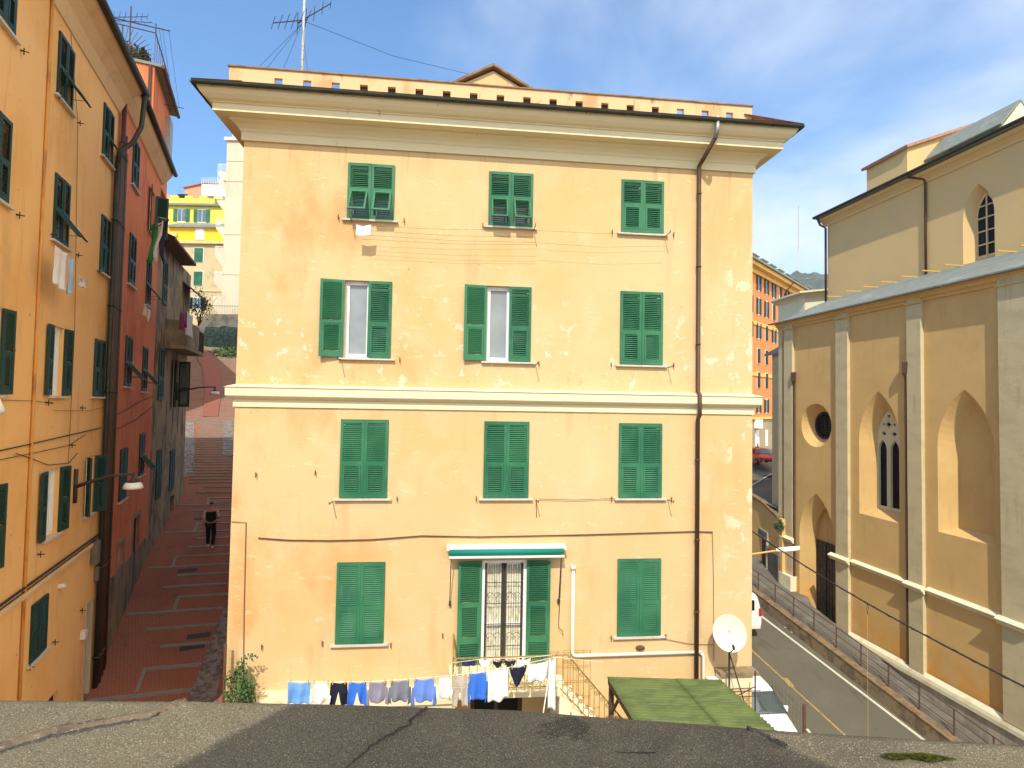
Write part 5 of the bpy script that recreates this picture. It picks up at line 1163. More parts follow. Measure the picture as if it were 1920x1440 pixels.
# end chapel
mb = MB(); mb.ob(FC(28.9, -6.2, -4.5), FC.u*1.2, FC.n*4.1, V((0, 0, 9.3))); mb.build('end_chapel_wall', m_pil, ch)
mb = MB(); zc_ = 3.1; mb.ext([FC(28.87, zc_, -.15), FC(28.87, zc_+.9, -1.8), FC(28.87, zc_+.8, -1.8), FC(28.87, zc_-.1, -.15)], FC.u*1.6); mb.build('end_chapel_roof', m_slate, ch)
mb = MB(); mb.ob(FC(29.3, -6, -.4), FC.u*.4, FC.n*.1, V((0, 0, 8.9))); mb.build('end_pilaster', m_pil, ch)
# apse behind
ap = thing('apse', 'pale octagonal apse with low pale roof behind the left end of the church aisle', 'building', FC(36, -6, -2))
A0 = V(hit(1476, 555, FC(33, 0), FC.u)); zt7 = hit(1476, 553, (0, 37, 0), (0, 1, 0)).z
cx, cy = 28.3, 38.0; rr = 4.2
oct_ = [(cx+rr*math.cos(R_(22.5+45*i)), cy+rr*math.sin(R_(22.5+45*i))) for i in range(8)]
mb = MB(); mb.grid([[(x, y, z) for x, y in oct_] for z in (-6, zt7)], True); mb.build('wall', m_apse, ap)
mb = MB(); k = 1.14; mb.grid([[(cx+(x-cx)*q, cy+(y-cy)*q, z) for x, y in oct_] for q, z in ((1.0, zt7-.35), (1.03, zt7-.15), (1.08, zt7-.05))], True); mb.build('cornice', m_trim, ap)
mb = MB(); mb.grid([[(cx+(x-cx)*q, cy+(y-cy)*q, z) for x, y in oct_] for q, z in ((1.08, zt7-.04), (1.13, zt7+.0), (1.13, zt7+.12), (.9, zt7+.2), (.01, zt7+.3))], True); mb.build('roof', m_apse, ap)

# ================================================================== RIGHT STREET
def swz(y): return -14.03+.167*y if y > 12 else -14.03+.167*12+.05*(y-12)
def rdz(y):
    if y < 31: return swz(y)-.55
    return swz(31)-.55+.148*(y-31)
FS = Frame((17.73, 0, 0), -2.4, side=-1)               # railing line
def G(s, t, z): P = FS(s, 0, -t); return V((P.x, P.y, z))     # t>0 towards church
mb = MB(); ys = [-6+i*2 for i in range(45)]
mb.grid([[V((x-(y*.035 if x > 0 else 0), y, rdz(y))) for x in (7.6, 10, 13, 15.6, 17.6-.0)] for y in ys if y <= 31]+[[V((x0_, y, rdz(y))) for x0_ in (6.5-(y-31)*.05, 9.5, 12, 14.6, 16.5+max(0, (y-46))*.9)] for y in ys if y > 31])
struct(mb.build('road', m_asph))
mb = MB()
xr_ = lambda y: 17.20-.135*(y-18.5) if y > 12 else 18.08-.04*(y-12)
mb.grid([[V((xr_(y)-.32, y, swz(y))), V((xr_(y)+.3, y, swz(y)+.0)), V((18.6-.03*y if y < 28 else 18.6, y, swz(y)))] for y in range(-4, 35, 2)])
struct(mb.build('sidewalk', m_pave))
lw = thing('low_street_wall', 'low weathered rendered wall with stone coping separating road and sidewalk below the railing', 'wall', (17.2, 20, -11.3))
mb = MB(); mb.grid([[V((xr_(y)-.40, y, rdz(y)-.3)), V((xr_(y)-.40, y, swz(y)-.02)), V((xr_(y)-.1, y, swz(y)-.02))] for y in range(-4, 35, 1)]); mb.build('wall_face', m_kerb, lw)
mb = MB()
y = -4.0
while y < 32:
    L_ = 1.15; mb.ob(V((xr_(y)-.42, y, swz(y)-.01)), V((xr_(y+L_)-xr_(y), L_-.015, swz(y+L_)-swz(y))), (.32, 0, 0), (0, 0, .045)); y += L_
mb.build('coping', m_kcap, lw)
rl = thing('street_railing', 'rusty dark pipe railing with two lower rails along the sidewalk by the church', 'railing', (17.1, 20, -10.8))
mb = MB()
for h, r in ((.90, .022), (.58, .014), (.30, .014)): mb.tube([V((xr_(y)-.05, y, swz(y)+h)) for y in (-3, 5, 12, 20, 26, 31.5)], r, 6)
mb.build('rails', m_rust, rl)
for i in range(27):
    y = 31.3-i*1.24; mb = MB(); mb.tube([V((xr_(y)-.05, y, swz(y)+.03)), V((xr_(y)-.05, y, swz(y)+.92))], .026, 6); mb.build('post', m_rust, rl)
# markings
mb = MB(); mb.grid([[V((xr_(y)-.62-.04*max(0, y-18), y, rdz(y)+.006)), V((xr_(y)-.49-.04*max(0, y-18), y, rdz(y)+.006))] for y in range(-4, 31)]); struct(mb.build('road_edge_line', m_wline))
mb = MB(); mb.grid([[V((13.86-.14*(y-19.2), y, rdz(y)+.006)), V((13.95-.14*(y-19.2), y, rdz(y)+.006))] for y in range(-4, 32)]); 
mb.poly([V((13.93, 19.0, rdz(19)+.011)), V((14.15, 19.35, rdz(19.35)+.011)), V((13.95, 20.3, rdz(20.3)+.011)), V((13.84, 20.3, rdz(20.3)+.011))]) if False else None
A = hit(1470, 1272, (0, 20.5, swz(20.5)-.545), (0, -.167, 1)); B = hit(1484, 1288, (0, 20.5, swz(20.5)-.545), (0, -.167, 1))
mb.ob(A+V((-.08, 0, .006)), B-A, (.22, 0, 0), (0, 0, .004)); struct(mb.build('yellow_line', m_yline))
mb = MB(); mb.grid([[V((12.75, y, rdz(y)+.006)), V((12.85, y, rdz(y)+.006))] for y in range(-4, 20)]); struct(mb.build('parking_line', m_wline))
# litter on the road
for k, (x, y, l) in enumerate(((1474, 1177, 'white paper scrap in the gutter further up the street'), (1486, 1186, 'second white paper scrap lying slightly lower in the gutter'), (1602, 1271, 'flat white litter by the edge line in the lower street'))):
    P = hit(x, y, (0, 20.5, swz(20.5)-.54), (0, -.167, 1)); mb = MB(); mb.grid([[P+V((-.08+.16*i/3, -.05+.1*j/3, .02+.02*mnoise.noise(V((i, j, k*5))))) for i in range(4)] for j in range(4)]); tag(mb.build('paper_scrap', m_plast, None, solid=.004), l, 'litter')
# orange retaining wall with doorway
ow = thing('orange_street_wall', 'curved orange rendered wall with a gated doorway under a plaque, next to the church', 'wall', (17.9, 30, -9.8))
pts = [(17.55, 28.4), (17.75, 29.4), (17.95, 30.6), (18.0, 32.0), (17.6, 34.5), (16.4, 38), (15.0, 42), (13.2, 46)]
tops = [-5.9, -5.75, -5.5, -5.3, -5.2, -5.1, -5.05, -5.0]
mb = MB(); mb.grid([[V((x, y, -11)), V((x, y, z))] for (x, y), z in zip(pts, tops)]); mb.ob(V((17.55, 28.1, -10.4)), (1.2, 0, 0), (0, .3, 0), (0, 0, 4.5)); mb.build('wall', m_orange if False else m_church, ow)
mb = MB(); 
for i in range(len(pts)-1):
    A = V((*pts[i], tops[i])); B = V((*pts[i+1], tops[i+1])); mb.ob(A+V((-.12, 0, 0)), B-A, (.35, 0, 0), (0, 0, .12))
mb.build('coping', m_kcap, ow)
FO = Frame((17.55, 28.4, 0), u=V((.2, 1.0, 0)).normalized()); FO.n = V((-FO.u.y, FO.u.x, 0))
a = FO.px(1421, 1040, .05); b = FO.px(1438, 1040, .05)
s0, s1 = min(a[0], b[0]), max(a[0], b[0]); ztp = FO.px(1430, 1008, .05)[1]
mb = MB(); mb.ob(FO(s0, -10.0, .0), FO.u*(s1-s0), FO.n*.06, V((0, 0, ztp+10.0)))
gt_ = mb.build('iron_gate', m_iron, ow)
mb = MB()
for s in (s0-.14, s1): mb.ob(FO(s, -10.0, .0), FO.u*.14, FO.n*.12, V((0, 0, ztp+10.0)))
mb.build('door_frame', m_conc, ow)
mb = MB(); mb.ob(FO(s0-.25, ztp+.05, 0), FO.u*(s1-s0+.5), FO.n*.12, V((0, 0, .45))); mb.build('plaque', m_conc, ow)
mb = MB(); mb.ob(FO(s0-.1, ztp+.14, .12), FO.u*(s1-s0+.2), FO.n*.012, V((0, 0, .27))); mb.build('plaque_panel', m_greyw, ow)
mb = MB(); mb.ob(FO(-.1, -10.4, .03), FO.u*(s0-.1), FO.n*.05, V((0, 0, 2.5))); mb.build('stone_skirt', m_greyw, ow)
leafclump('wall_shrub', 'small green shrub growing from the top of the orange wall', 'shrub', tuple(V(hit(1459, 986, (17.6, 28.2, 0), (0, 1, 0)))), (.28, .28, .32), 900, m_leaf, .05)
leafclump('gate_plant', 'green plant at the foot of the orange wall by the gate', 'plant', tuple(V(hit(1412, 1076, (17.9, 31, 0), (0, 1, 0)))), (.25, .25, .4), 700, m_leaf, .06)
# yard above the wall
mb = MB(); mb.grid([[V((x, y, -5.45+.02*(y-30))) for x in (xa, 24)] for y, xa in ((29, 17.8), (32, 17.9), (36, 17.0), (42, 14.9), (46, 13.2), (50, 13.5), (54, 17))]); struct(mb.build('yard_paving', m_asph))
mb = MB(); cpt = [(13.0, 45.6), (12.9, 48), (13.6, 50.5), (15.2, 52.6), (17.5, 53.8), (21, 54.2)]
pwall = thing('curved_parapet', 'curved low parapet wall around the yard below the upper road', 'wall', (14, 49, -5))
for i in range(len(cpt)-1):
    A = V((*cpt[i], -6.5)); B = V((*cpt[i+1], -6.5)); n_ = (B-A).cross(V((0, 0, 1))).normalized(); mb.ob(A, B-A, n_*.25, (0, 0, 2.35))
mb.build('wall', m_kerb, pwall)
mb = MB(); mb.ob((16.0, 44, -5.2), (.5, 0, 0), (0, .5, 0), (0, 0, 1.4)); tag(mb.build('utility_cabinet', m_conc, None, bevel=.02), 'pale box cabinet standing in the yard beside the church end', 'cabinet')
# upper road
mb = MB(); mb.grid([[V((x, y, -5.15+.0*(y-55)-max(0, 52-y)*.12)) for x in (4, 12.9, 40)] for y in (46, 52, 55, 75, 95)]); 
struct(mb.build('upper_road', m_asph))
mb = MB(); P1 = hit(1411, 910, (0, 0, -5.14), (0, 0, 1)); P2 = hit(1453, 885, (0, 0, -5.14), (0, 0, 1)); mb.ob(P1+V((0, 0, .0)), P2-P1, (0, .15, 0), (0, 0, .006)); struct(mb.build('lane_line', m_wline))

# ---- orange apartment house
PO = V(hit(1411, 862, (0, 66, 0), (0, 1, 0)))
F9 = Frame((PO.x, PO.y, 0), 48.2); F9.n = V((F9.u.y, -F9.u.x, 0)); 
zb9 = -5.2
ob_ = thing('orange_apartment_house', 'salmon orange apartment house with yellow bands and many narrow windows up the right street', 'building', F9(8, zb9))
def z9(x, y): return F9.px(x, y)[1]
zt9 = z9(1415, 505); zbs = z9(1411, 786)
mb = MB(); mb.ob(F9(-14, zbs, 0), F9.u*50, -F9.n*12, V((0, 0, zt9-zbs))); mb.build('wall', m_orange, ob_)
mb = MB(); mb.ob(F9(-14, zb9-4, .02), F9.u*50, -F9.n*12.1, V((0, 0, zbs-zb9+4))); mb.build('base', m_stoneb, ob_)
mb = MB()
for y in (601, 697): z = z9(1415, y+1); mb.ob(F9(-14, z-.45, 0), F9.u*50, F9.n*.12, V((0, 0, .45)))
mb.ob(F9(-14, zbs, 0), F9.u*50, F9.n*.25, V((0, 0, .25)))
mb.ob(F9(-14, zt9-.6, 0), F9.u*50, F9.n*.3, V((0, 0, .6))); mb.ob(F9(-14, zt9, .0), F9.u*50, F9.n*.9, V((0, 0, .5))); mb.build('cornice', m_oyel, ob_)
mb = MB(); mb.ob(F9(-14, zt9+.5, 1.2), F9.u*50, -F9.n*14, V((0, 0, .25))); mb.build('roof', m_slate, ob_)
for i in range(9):
    s = -2+i*3.6; mb = MB(); mb.ob(F9(s, zt9+.75, -.6), F9.u*2.0, -F9.n*2, V((0, 0, 1.5))); dm_ = mb.build('dormer', m_creamw, ob_); mb = MB(); mb.ob(F9(s-.2, zt9+2.25, -.4), F9.u*2.4, -F9.n*2.3, V((0, 0, .15))); mb.build('dormer_roof', m_slate, dm_)
cols9 = [F9.px(x, 580)[0] for x in (1422, 1435.5, 1449.5, 1463.5)]
dx9 = (cols9[-1]-cols9[0])/3
for ri, (y, hh_, op) in enumerate(((547, 2.3, 1), (592, 2.4, 1), (637, 2.2, 1), (683, 2.1, 0), (729, 2.2, 0), (776, 2.0, 1))):
    for ci in range(-5, 7):
        s = cols9[0]+dx9*ci; zc_ = F9.px(1422, y)[1]
        smallwin(ob_, F9, s, zc_+.15, .85, hh_-.25, op and (ci+ri) % 4 != 3, m_dgreen)
for x, wd in ((1437, .9), (1451, 1.0), (1419.5, 1.4)):
    s = F9.px(x, 820)[0]; zt = F9.px(x, 806)[1]; mb = MB(); mb.ob(F9(s-wd/2, zb9+.2, .0), F9.u*wd, F9.n*.06, V((0, 0, zt-zb9-.2))); mb.build('shopfront', m_white, ob_)
mb = MB(); s, z = F9.px(1415, 797); mb.ob(F9(s-.3, z-.4, .05), F9.u*1.4, F9.n*.6, V((0, 0, 1.1))); mb.build('shop_sign', m_white, ob_)
mb = MB(); z = zt9+.3; s9 = F9.px(1470, 540)[0]; mb.tube([F9(s9+.5, zt9+.4, 1.15), F9(s9, zt9-1.2, .1), F9(s9, zbs, .1)], .08, 5); mb.build('downpipe', m_pipe, ob_)
# hill and mast
mb = MB(); rows = []
for i in range(180):
    row = []
    for j in range(60):
        j = j*.6; f = i/179; a = R_(6+f*42); rdist = 620+j*26
        q_ = max(0, min(1, (math.degrees(a)-27)/6.2)); q_ = q_*q_*(3-2*q_); hgt = (15+235*q_+18*mnoise.noise(V((f*9, j*.25, 0)))+9*mnoise.noise(V((f*40, j*1.1, 3)))+5*mnoise.noise(V((f*110, j*3, 3))))*math.sin(min(1, j/22)*math.pi/2)-10
        row.append(V((math.sin(a)*rdist, math.cos(a)*rdist, hgt)))
    rows.append(row)
mb.grid(rows); hill = struct(mb.build('hill', m_hill, None, True))
# houses scattered on the hill
hz = mat('far_house_plaster', (.5, .42, .32), .9)
# lattice mast
tm = thing('radio_mast', 'tall thin white lattice radio mast rising from the distant hill', 'mast', hit(1497, 516, (0, 1000, 0), (0, 1, 0)))
b_ = V(hit(1497, 530, (0, 1000, 0), (0, 1, 0))); t_ = V(hit(1497, 400, (0, 1000, 0), (0, 1, 0))); H_ = t_.z-b_.z
mb = MB(); w_ = 1.15
for sx, sy_ in ((-1, -1), (1, -1), (1, 1), (-1, 1)): mb.tube([b_+V((sx*w_, sy_*w_, 0)), V((b_.x+sx*w_*.6, b_.y+sy_*w_*.6, t_.z))], .20, 4)
for k in range(26):
    z = b_.z+H_*k/26; z2 = b_.z+H_*(k+1)/26; wa = w_*(1-.4*k/26); s_ = 1 if k % 2 else -1
    mb.tube([V((b_.x-s_*wa, b_.y-wa, z)), V((b_.x+s_*wa, b_.y-wa, z2))], .22, 3); mb.tube([V((b_.x-wa, b_.y-wa, z)), V((b_.x+wa, b_.y-wa, z))], .3, 3)
mb.build('lattice', mat('red_white_mast_paint', (.62, .58, .54), .7, [(.045, (0.01, 0.01, 1), 0, .50, .52, (.48, .26, .20), .8)]), tm)
mb = MB(); mb.tube([t_, t_+V((0, 0, 16))], .25, 4); mb.build('spire', m_rust, tm)

# ================================================================== vehicles
def vehicle(name, label, cat, loc, rz, paint, kind):
    t = thing(name, label, cat, loc); t.rotation_euler = (0, 0, rz); o = V(loc)
    # stations along y: front at y=0 (facing -y), (y, zbot, zbelt, ztop, wbelt, wtop)
    if kind == 'van': S = [(0, .45, .62, .74, .62, .55), (.05, .3, .68, .86, .78, .66), (.25, .26, .78, .98, .86, .70), (.62, .26, .90, 1.12, .89, .72), (.95, .26, .98, 1.22, .90, .74), (1.62, .26, 1.0, 1.74, .91, .70), (2.0, .26, 1.0, 1.83, .91, .70), (3.9, .26, 1.0, 1.85, .91, .72), (4.15, .30, 1.0, 1.80, .90, .70), (4.22, .35, .98, 1.5, .86, .68)]
    else: S = [(0, .42, .52, .60, .60, .50), (.05, .26, .6, .72, .78, .62), (.3, .22, .70, .84, .85, .68), (.75, .22, .78, .92, .87, .70), (1.05, .22, .84, .98, .88, .70), (1.85, .22, .88, 1.42, .88, .58), (2.4, .22, .9, 1.47, .88, .58), (3.4, .22, .92, 1.40, .88, .58), (3.95, .26, .94, 1.05, .86, .66), (4.1, .35, .8, .95, .76, .62)]
    mb = MB(); rows = []
    for y, zb, zm, zt, wb, wt in S:
        half = [(wb*.93, zb), (wb*.99, zb+.12), (wb, (zb+zm)/2), (wb*.985, zm), (wb*.5+wt*.5+.02, (zm+zt)/2), (wt+.03, zt-.10), (wt-.04, zt-.025), (wt*.55, zt)]
        rows.append([o+V((x, y, z)) for x, z in half]+[o+V((-x, y, z)) for x, z in reversed(half)])
    mb.grid(rows); mb.poly(rows[0]); mb.poly(list(reversed(rows[-1])))
    body = mb.build('body', paint, t, True); m_ = body.modifiers.new('s', 'SUBSURF'); m_.levels = 1; m_.render_levels = 2
    i0, i1 = 4, 5
    yb, yt = S[i0][0], S[i1][0]; zb_, zt_ = S[i0][3], S[i1][3]; wb_, wt_ = .80, (S[i1][5]-.06)
    mb = MB(); rows = []
    for i in range(7):
        f = .05+.86*i/6; rows.append([o+V(((wb_+(wt_-wb_)*f)*x, yb+(yt-yb)*f-.035-.03*(1-x*x), zb_+(zt_-zb_)*f+.0+.015*(1-x*x))) for x in (-1, -.6, -.2, .2, .6, 1)])
    mb.grid(rows); mb.build('windscreen', m_wscreen, t, True, solid=.02)
    for sg in (-1, 1):
        mb = MB(); y0, y1 = yb+.5, S[-3][0]-.2; zz0 = S[5][2]+.06; zz1 = S[6][3]-.16
        mb.poly([o+V((sg*(S[5][4]+.005), y0-.1, zz0)), o+V((sg*(S[5][4]+.005), y1, zz0)), o+V((sg*(S[5][5]+.075), y1-.12, zz1)), o+V((sg*(S[5][5]+.075), y0+.4, zz1))]); mb.build('side_window', m_glassd, t, solid=.02)
        mb = MB(); mb.ob(o+V((sg*.93-(.0 if sg > 0 else .16), yb+.42, zz0-.02)), (.16, 0, 0), (0, .09, 0), (0, 0, .2)); mb.build('wing_mirror', paint, t, bevel=.03)
        mb = MB(); mb.ob(o+V((sg*.66-.14, .0, .60)), (.28, 0, 0), (0, .16, .06), (0, -.03, .16)); mb.build('headlight', m_glass, t, bevel=.02)
        mb = MB(); mb.ob(o+V((sg*.80-.07, S[-1][0]-.06, .85)), (.14, 0, 0), (0, .08, 0), (0, 0, .35)); mb.build('tail_light', m_carred, t, bevel=.01)
        for wy in (.78, S[-1][0]-.85):
            mb = MB(); c = o+V((sg*.80, wy, .31))
            mb.grid([[c+V((dx, .31*k*math.cos(a*math.pi/10), .31*k*math.sin(a*math.pi/10))) for a in range(20)] for dx, k in ((-.10, .6), (-.10, 1), (.11 if sg > 0 else -.11, 1), (.11 if sg > 0 else .11, 1), (.11, .62))] if False else [[c+V((dx, .31*k*math.cos(a*math.pi/10), .31*k*math.sin(a*math.pi/10))) for a in range(20)] for dx, k in ((-.11, .5), (-.11, .96), (-.08, 1), (.08, 1), (.11, .96), (.11, .5))], True)
            w_ = mb.build('wheel', m_tyre, t, True); mb = MB(); mb.grid([[c+V((dx, .31*k*math.cos(a*math.pi/10), .31*k*math.sin(a*math.pi/10))) for a in range(20)] for dx, k in ((sg*.10, .6), (sg*.115, .5), (sg*.09, .15), (sg*.1, .01))], True); mb.build('rim', m_zinc, w_, True)
    mb = MB(); mb.ob(o+V((-.40, -.02, .40)), (.8, 0, 0), (0, .05, 0), (0, 0, .12)); mb.ob(o+V((-.35, .02, .62)), (.7, 0, 0), (0, .04, 0), (0, 0, .07)); mb.build('grille', m_tyre, t)
    mb = MB(); mb.ob(o+V((-.52, S[-1][0]-.04, 1.12)), (1.04, 0, 0), (0, .07, 0), (0, 0, .45 if kind == 'van' else .1)); mb.build('rear_window', m_glassd, t, bevel=.02)
    mb = MB(); mb.ob(o+V((-.26, S[-1][0]+.01, .70)), (.52, 0, 0), (0, .03, 0), (0, 0, .11)); mb.build('number_plate', m_plast, t)
    mb = MB(); mb.ob(o+V((-.8, S[-1][0]-.1, .30)), (1.6, 0, 0), (0, .16, 0), (0, 0, .18)); mb.build('rear_bumper', paint if kind != 'van' else m_plast, t, bevel=.03)
    mb = MB(); mb.ob(o+V((-.13, .55, 1.075 if kind == 'van' else .9)), (.26, 0, 0), (0, .05, .01), (0, 0, .012)); mb.build('bonnet_vent', m_tyre, t) if kind == 'van' else None
    return t
vehicle('parked_van', 'small white van parked nose towards the viewer beside the green canopy', 'van', (10.62, 17.0, rdz(18.6)), 0, m_car, 'van')
vehicle('parked_van', 'white van seen from behind, half hidden by the right edge of the yellow house', 'van', (13.25, 28.4, rdz(25.8)), R_(180), m_car, 'van')
pc = V(hit(1443, 874, (0, 0, -5.15), (0, 0, 1)))
vehicle('red_car', 'bright red car driving towards the viewer on the upper road', 'car', (pc.x, pc.y, -5.15), R_(-12), m_carred, 'car')
pp = V(hit(1416, 866, (0, 0, -5.15), (0, 0, 1)))
make_person('person in black jacket and blue jeans on the upper road pavement', tuple(V((pp.x+.25, pp.y, -5.15))), R_(160), (.012, .012, .014), (.012, .012, .014), (.06, .09, .15), (.05, .05, .05), .1)
make_person('person in light tan top partly behind the person in black jacket', tuple(V((pp.x-.25, pp.y+.5, -5.15))), R_(150), (.45, .28, .16), (.45, .28, .16), (.05, .05, .06), (.05, .05, .05), .1)

# ---- right street lamp, cables
sl = thing('street_lamp', 'flat white street lamp head on yellowish arm past the right edge of the yellow house', 'street lamp', (7.4, 18, -4))
yl = 18.0; A = V(hit(1404, 1040, (0, yl, 0), (0, 1, 0))); B = V(hit(1458, 1032, (0, yl-.3, 0), (0, 1, 0))); C_ = V(hit(1494, 1029, (0, yl-.4, 0), (0, 1, 0)))
mb = MB(); mb.tube([V((7.3, yl, A.z-.1)), A, B], .032, 8); mb.build('arm', m_beam, sl, True)
mb = MB(); d_ = (C_-B).normalized(); u2 = d_.cross(V((0, 0, 1))).normalized()
mb.grid([[B+d_*t+u2*w*x+V((0, 0, z)) for x, z in ((-1, 0), (-.8, .06), (0, .09), (.8, .06), (1, 0), (.8, -.03), (-.8, -.03))] for t, w in ((-.06, .04), (.0, .10), (.15, .17), (.5, .17), (.66, .12), (.72, .03))], True); mb.build('lamp_head', m_lampw, sl, True)
def ycable(name, label, pts, r, m, cat='cable'):
    return line_thing(name, label, cat, pts, r, m)
def plane_y(x, y, Y): return V(hit(x, y, (0, Y, 0), (0, 1, 0)))
A = plane_y(1404, 992, 15.5); B = plane_y(1925, 1290, 9.0); pts = []
for i in range(41):
    f = i/40; P = A.lerp(B, f); P.z -= .25*math.sin(f*math.pi)*.6; pts.append(P)
mb = MB(); mb.tube(pts, .017, 6); mb.tube([p+V((.012*math.sin(i*1.9), 0, .022*math.cos(i*1.9))) for i, p in enumerate(pts)], .008, 4)
tag(mb.build('overhead_cable', m_black), 'thick bundled black cable crossing diagonally before the church', 'cable')
k = min(pts, key=lambda P: abs((P-FW*0).dot(RT)/P.dot(FW)*FPX+960-1622))
hk = thing('hanging_rope', 'thin rope hanging straight down from a hook on the bundled cable', 'rope', k)
mb = MB(); mb.tube([k, k+V((-.02, 0, -.1)), k+V((0, 0, -.24)), k+V((.03, 0, -.1)), k], .007, 4); mb.build('hook', m_rust, hk)
mb = MB(); mb.tube([k+V((0, 0, -.24)), k+V((0, 0, -4.5))], .0035, 4); mb.build('rope', m_beam, hk)
# TV mast on the yellow house
am = thing('roof_antenna', 'tall grey antenna mast with yagi aerials and guy wires on the yellow house roof', 'antenna', (0, 14.2, 7))
yb = 14.4; bs = plane_y(566, 150, yb); tp = plane_y(566, -30, yb); 
mb = MB(); mb.tube([V((bs.x, yb, 6.8)), V((bs.x, yb, tp.z))], [.045, .03], 8); mb.build('mast', m_pole, am, True)
c1_ = plane_y(566, 38, yb); mb = MB(); 
yagi(mb, c1_+V((-.25, -.1, -.12)), V((-1, -.5, -.55)), .9, 6, .42, .28, .007); yagi(mb, c1_+V((.25, .2, .35)), V((1, .3, 1)), 1.1, 5, .45, .2, .007)
mb.build('aerials', m_iron, am)
for x, y in ((485, 126), (500, 128), (530, 132), (577, 136)):
    mb = MB(); mb.tube([V((c1_.x, yb, c1_.z-.1)), plane_y(x, y, 13.1)], .005, 3); mb.build('guy_wire', m_black, am)
mb = MB()
E_ = plane_y(884, 140, 16.4); mb.tube([V((c1_.x, yb, c1_.z)), V((c1_.x, yb, c1_.z)).lerp(E_, .5)-V((0, 0, .18)), E_], .007, 3); mb.build('guy_wire', m_black, am)

# ================================================================== foreground parapet, our own roof
fg = thing('bitumen_parapet', 'broad granulated bitumen covered parapet along the bottom edge of the view', 'parapet', (0, 1.5, -1.6))
edge = [V(hit(x, y, (0, 0, -1.0), (0, 0, 1))) for x, y in ((-250, 1303), (0, 1303), (150, 1304), (320, 1305), (480, 1308), (640, 1311), (800, 1316), (960, 1321), (1120, 1334), (1280, 1345), (1440, 1358), (1600, 1368), (1760, 1377), (1920, 1386), (2250, 1402))]
mb = MB(); rows = []
import bisect
def edge_at(x):
    for A, B in zip(edge, edge[1:]):
        if A.x <= x <= B.x: return A.lerp(B, (x-A.x)/(B.x-A.x))
    return edge[0] if x < edge[0].x else edge[-1]
nx, ny = 260, 90; xs0, xs1 = edge[0].x, edge[-1].x
for i in range(nx+1):
    x = xs0+(xs1-xs0)*i/nx; E_ = edge_at(x); row = []
    for j in range(ny+1):
        v = j/ny; y = E_.y-.05-v*1.25
        z = E_.z+.012*mnoise.noise(V((x*1.6, y*2.2, 0)))+.004*mnoise.noise(V((x*9, y*11, 4)))+.0015*mnoise.noise(V((x*60, y*60, 7)))
        # lapped felt seam
        for (xs, sl_) in ((-.88, -.9), (.02, -.45), (.95, .9)):
            q = (x-xs)-(y-1.95)*sl_; z += .010/(1+math.exp(-q*110))*(1 if abs(q) < .5 else 0)*max(0, 1-abs(q)*2)
        row.append(V((x, y, z)))
    r0 = [V((E_.x+(x-E_.x), E_.y+.0, E_.z-.45)), V((x, E_.y+.0, E_.z-.035)), V((x, E_.y-.012, E_.z-.012))]
    rows.append(r0+row)
mb.grid(rows); mb.build('felt_surface', m_bitumen, fg, True)
def strip(pts, w, nm, m, h=.008):
    mb = MB(); rows = []
    for i, (x, y) in enumerate(pts):
        P = V(hit(x, y, (0, 0, -1.0+h), (0, 0, 1))); T = V(hit(*pts[min(i+1, len(pts)-1)], (0, 0, -1), (0, 0, 1)))-V(hit(*pts[max(i-1, 0)], (0, 0, -1), (0, 0, 1))); n_ = V((-T.y, T.x, 0)).normalized()
        ww = w*(.6+.8*abs(mnoise.noise(V((x*.02, y*.02, 3))))); rows.append([P-n_*ww+V((0, 0, -.014)), P-n_*ww*.5+V((0, 0, .002)), P+V((0, 0, .004*mnoise.noise(V((i, 1, 1))))), P+n_*ww*.5+V((0, 0, .002)), P+n_*ww+V((0, 0, -.014))])
    mb.grid(rows); mb.build(nm, m, fg, True)
def dense(pts, n=10):
    o = []
    for a, b in zip(pts, pts[1:]):
        for i in range(n): f = i/n; o.append((a[0]+(b[0]-a[0])*f+random.uniform(-4, 4), a[1]+(b[1]-a[1])*f+random.uniform(-1.5, 1.5)))
    return o+[pts[-1]]
strip(dense([(345, 1311), (285, 1335), (180, 1352), (90, 1368), (-60, 1412)]), .026, 'felt_lap', m_lap); strip(dense([(330, 1322), (285, 1345), (180, 1363), (90, 1381), (-60, 1428)]), .0045, 'felt_crack', m_bitdark, .004)
strip(dense([(800, 1325), (760, 1362), (700, 1395), (650, 1440)]), .006, 'felt_crack', m_bitdark, .006)
strip(dense([(1400, 1362), (1440, 1380), (1475, 1396)]), .010, 'felt_crack', m_bitdark, .003); strip(dense([(960, 1402), (1100, 1410), (1250, 1412)]), .004, 'felt_crack', m_bitdark, .006)
mb = MB()
mc = V(hit(1722, 1424, (0, 0, -1.0), (0, 0, 1)))
for _ in range(9000):
    a = random.uniform(0, 6.283); r = math.sqrt(random.random()); 
    x = r*math.cos(a)*.105; y = r*math.sin(a)*.013*(1+.5*math.sin(x*60))+x*-.15; h = .010*(1-r*r)+.001
    P = mc+V((x, y, .006)); d = V((random.gauss(0, .4), random.gauss(0, .4), 1)).normalized()*h*random.uniform(.6, 1.3); sd = V((random.gauss(0, 1), random.gauss(0, 1), 0)).normalized()*.0011
    mb.poly([P-sd, P+sd, P+d])
tag(stuff(mb.build('moss', m_moss)), 'patch of yellow green moss growing on the bitumen parapet', 'moss')
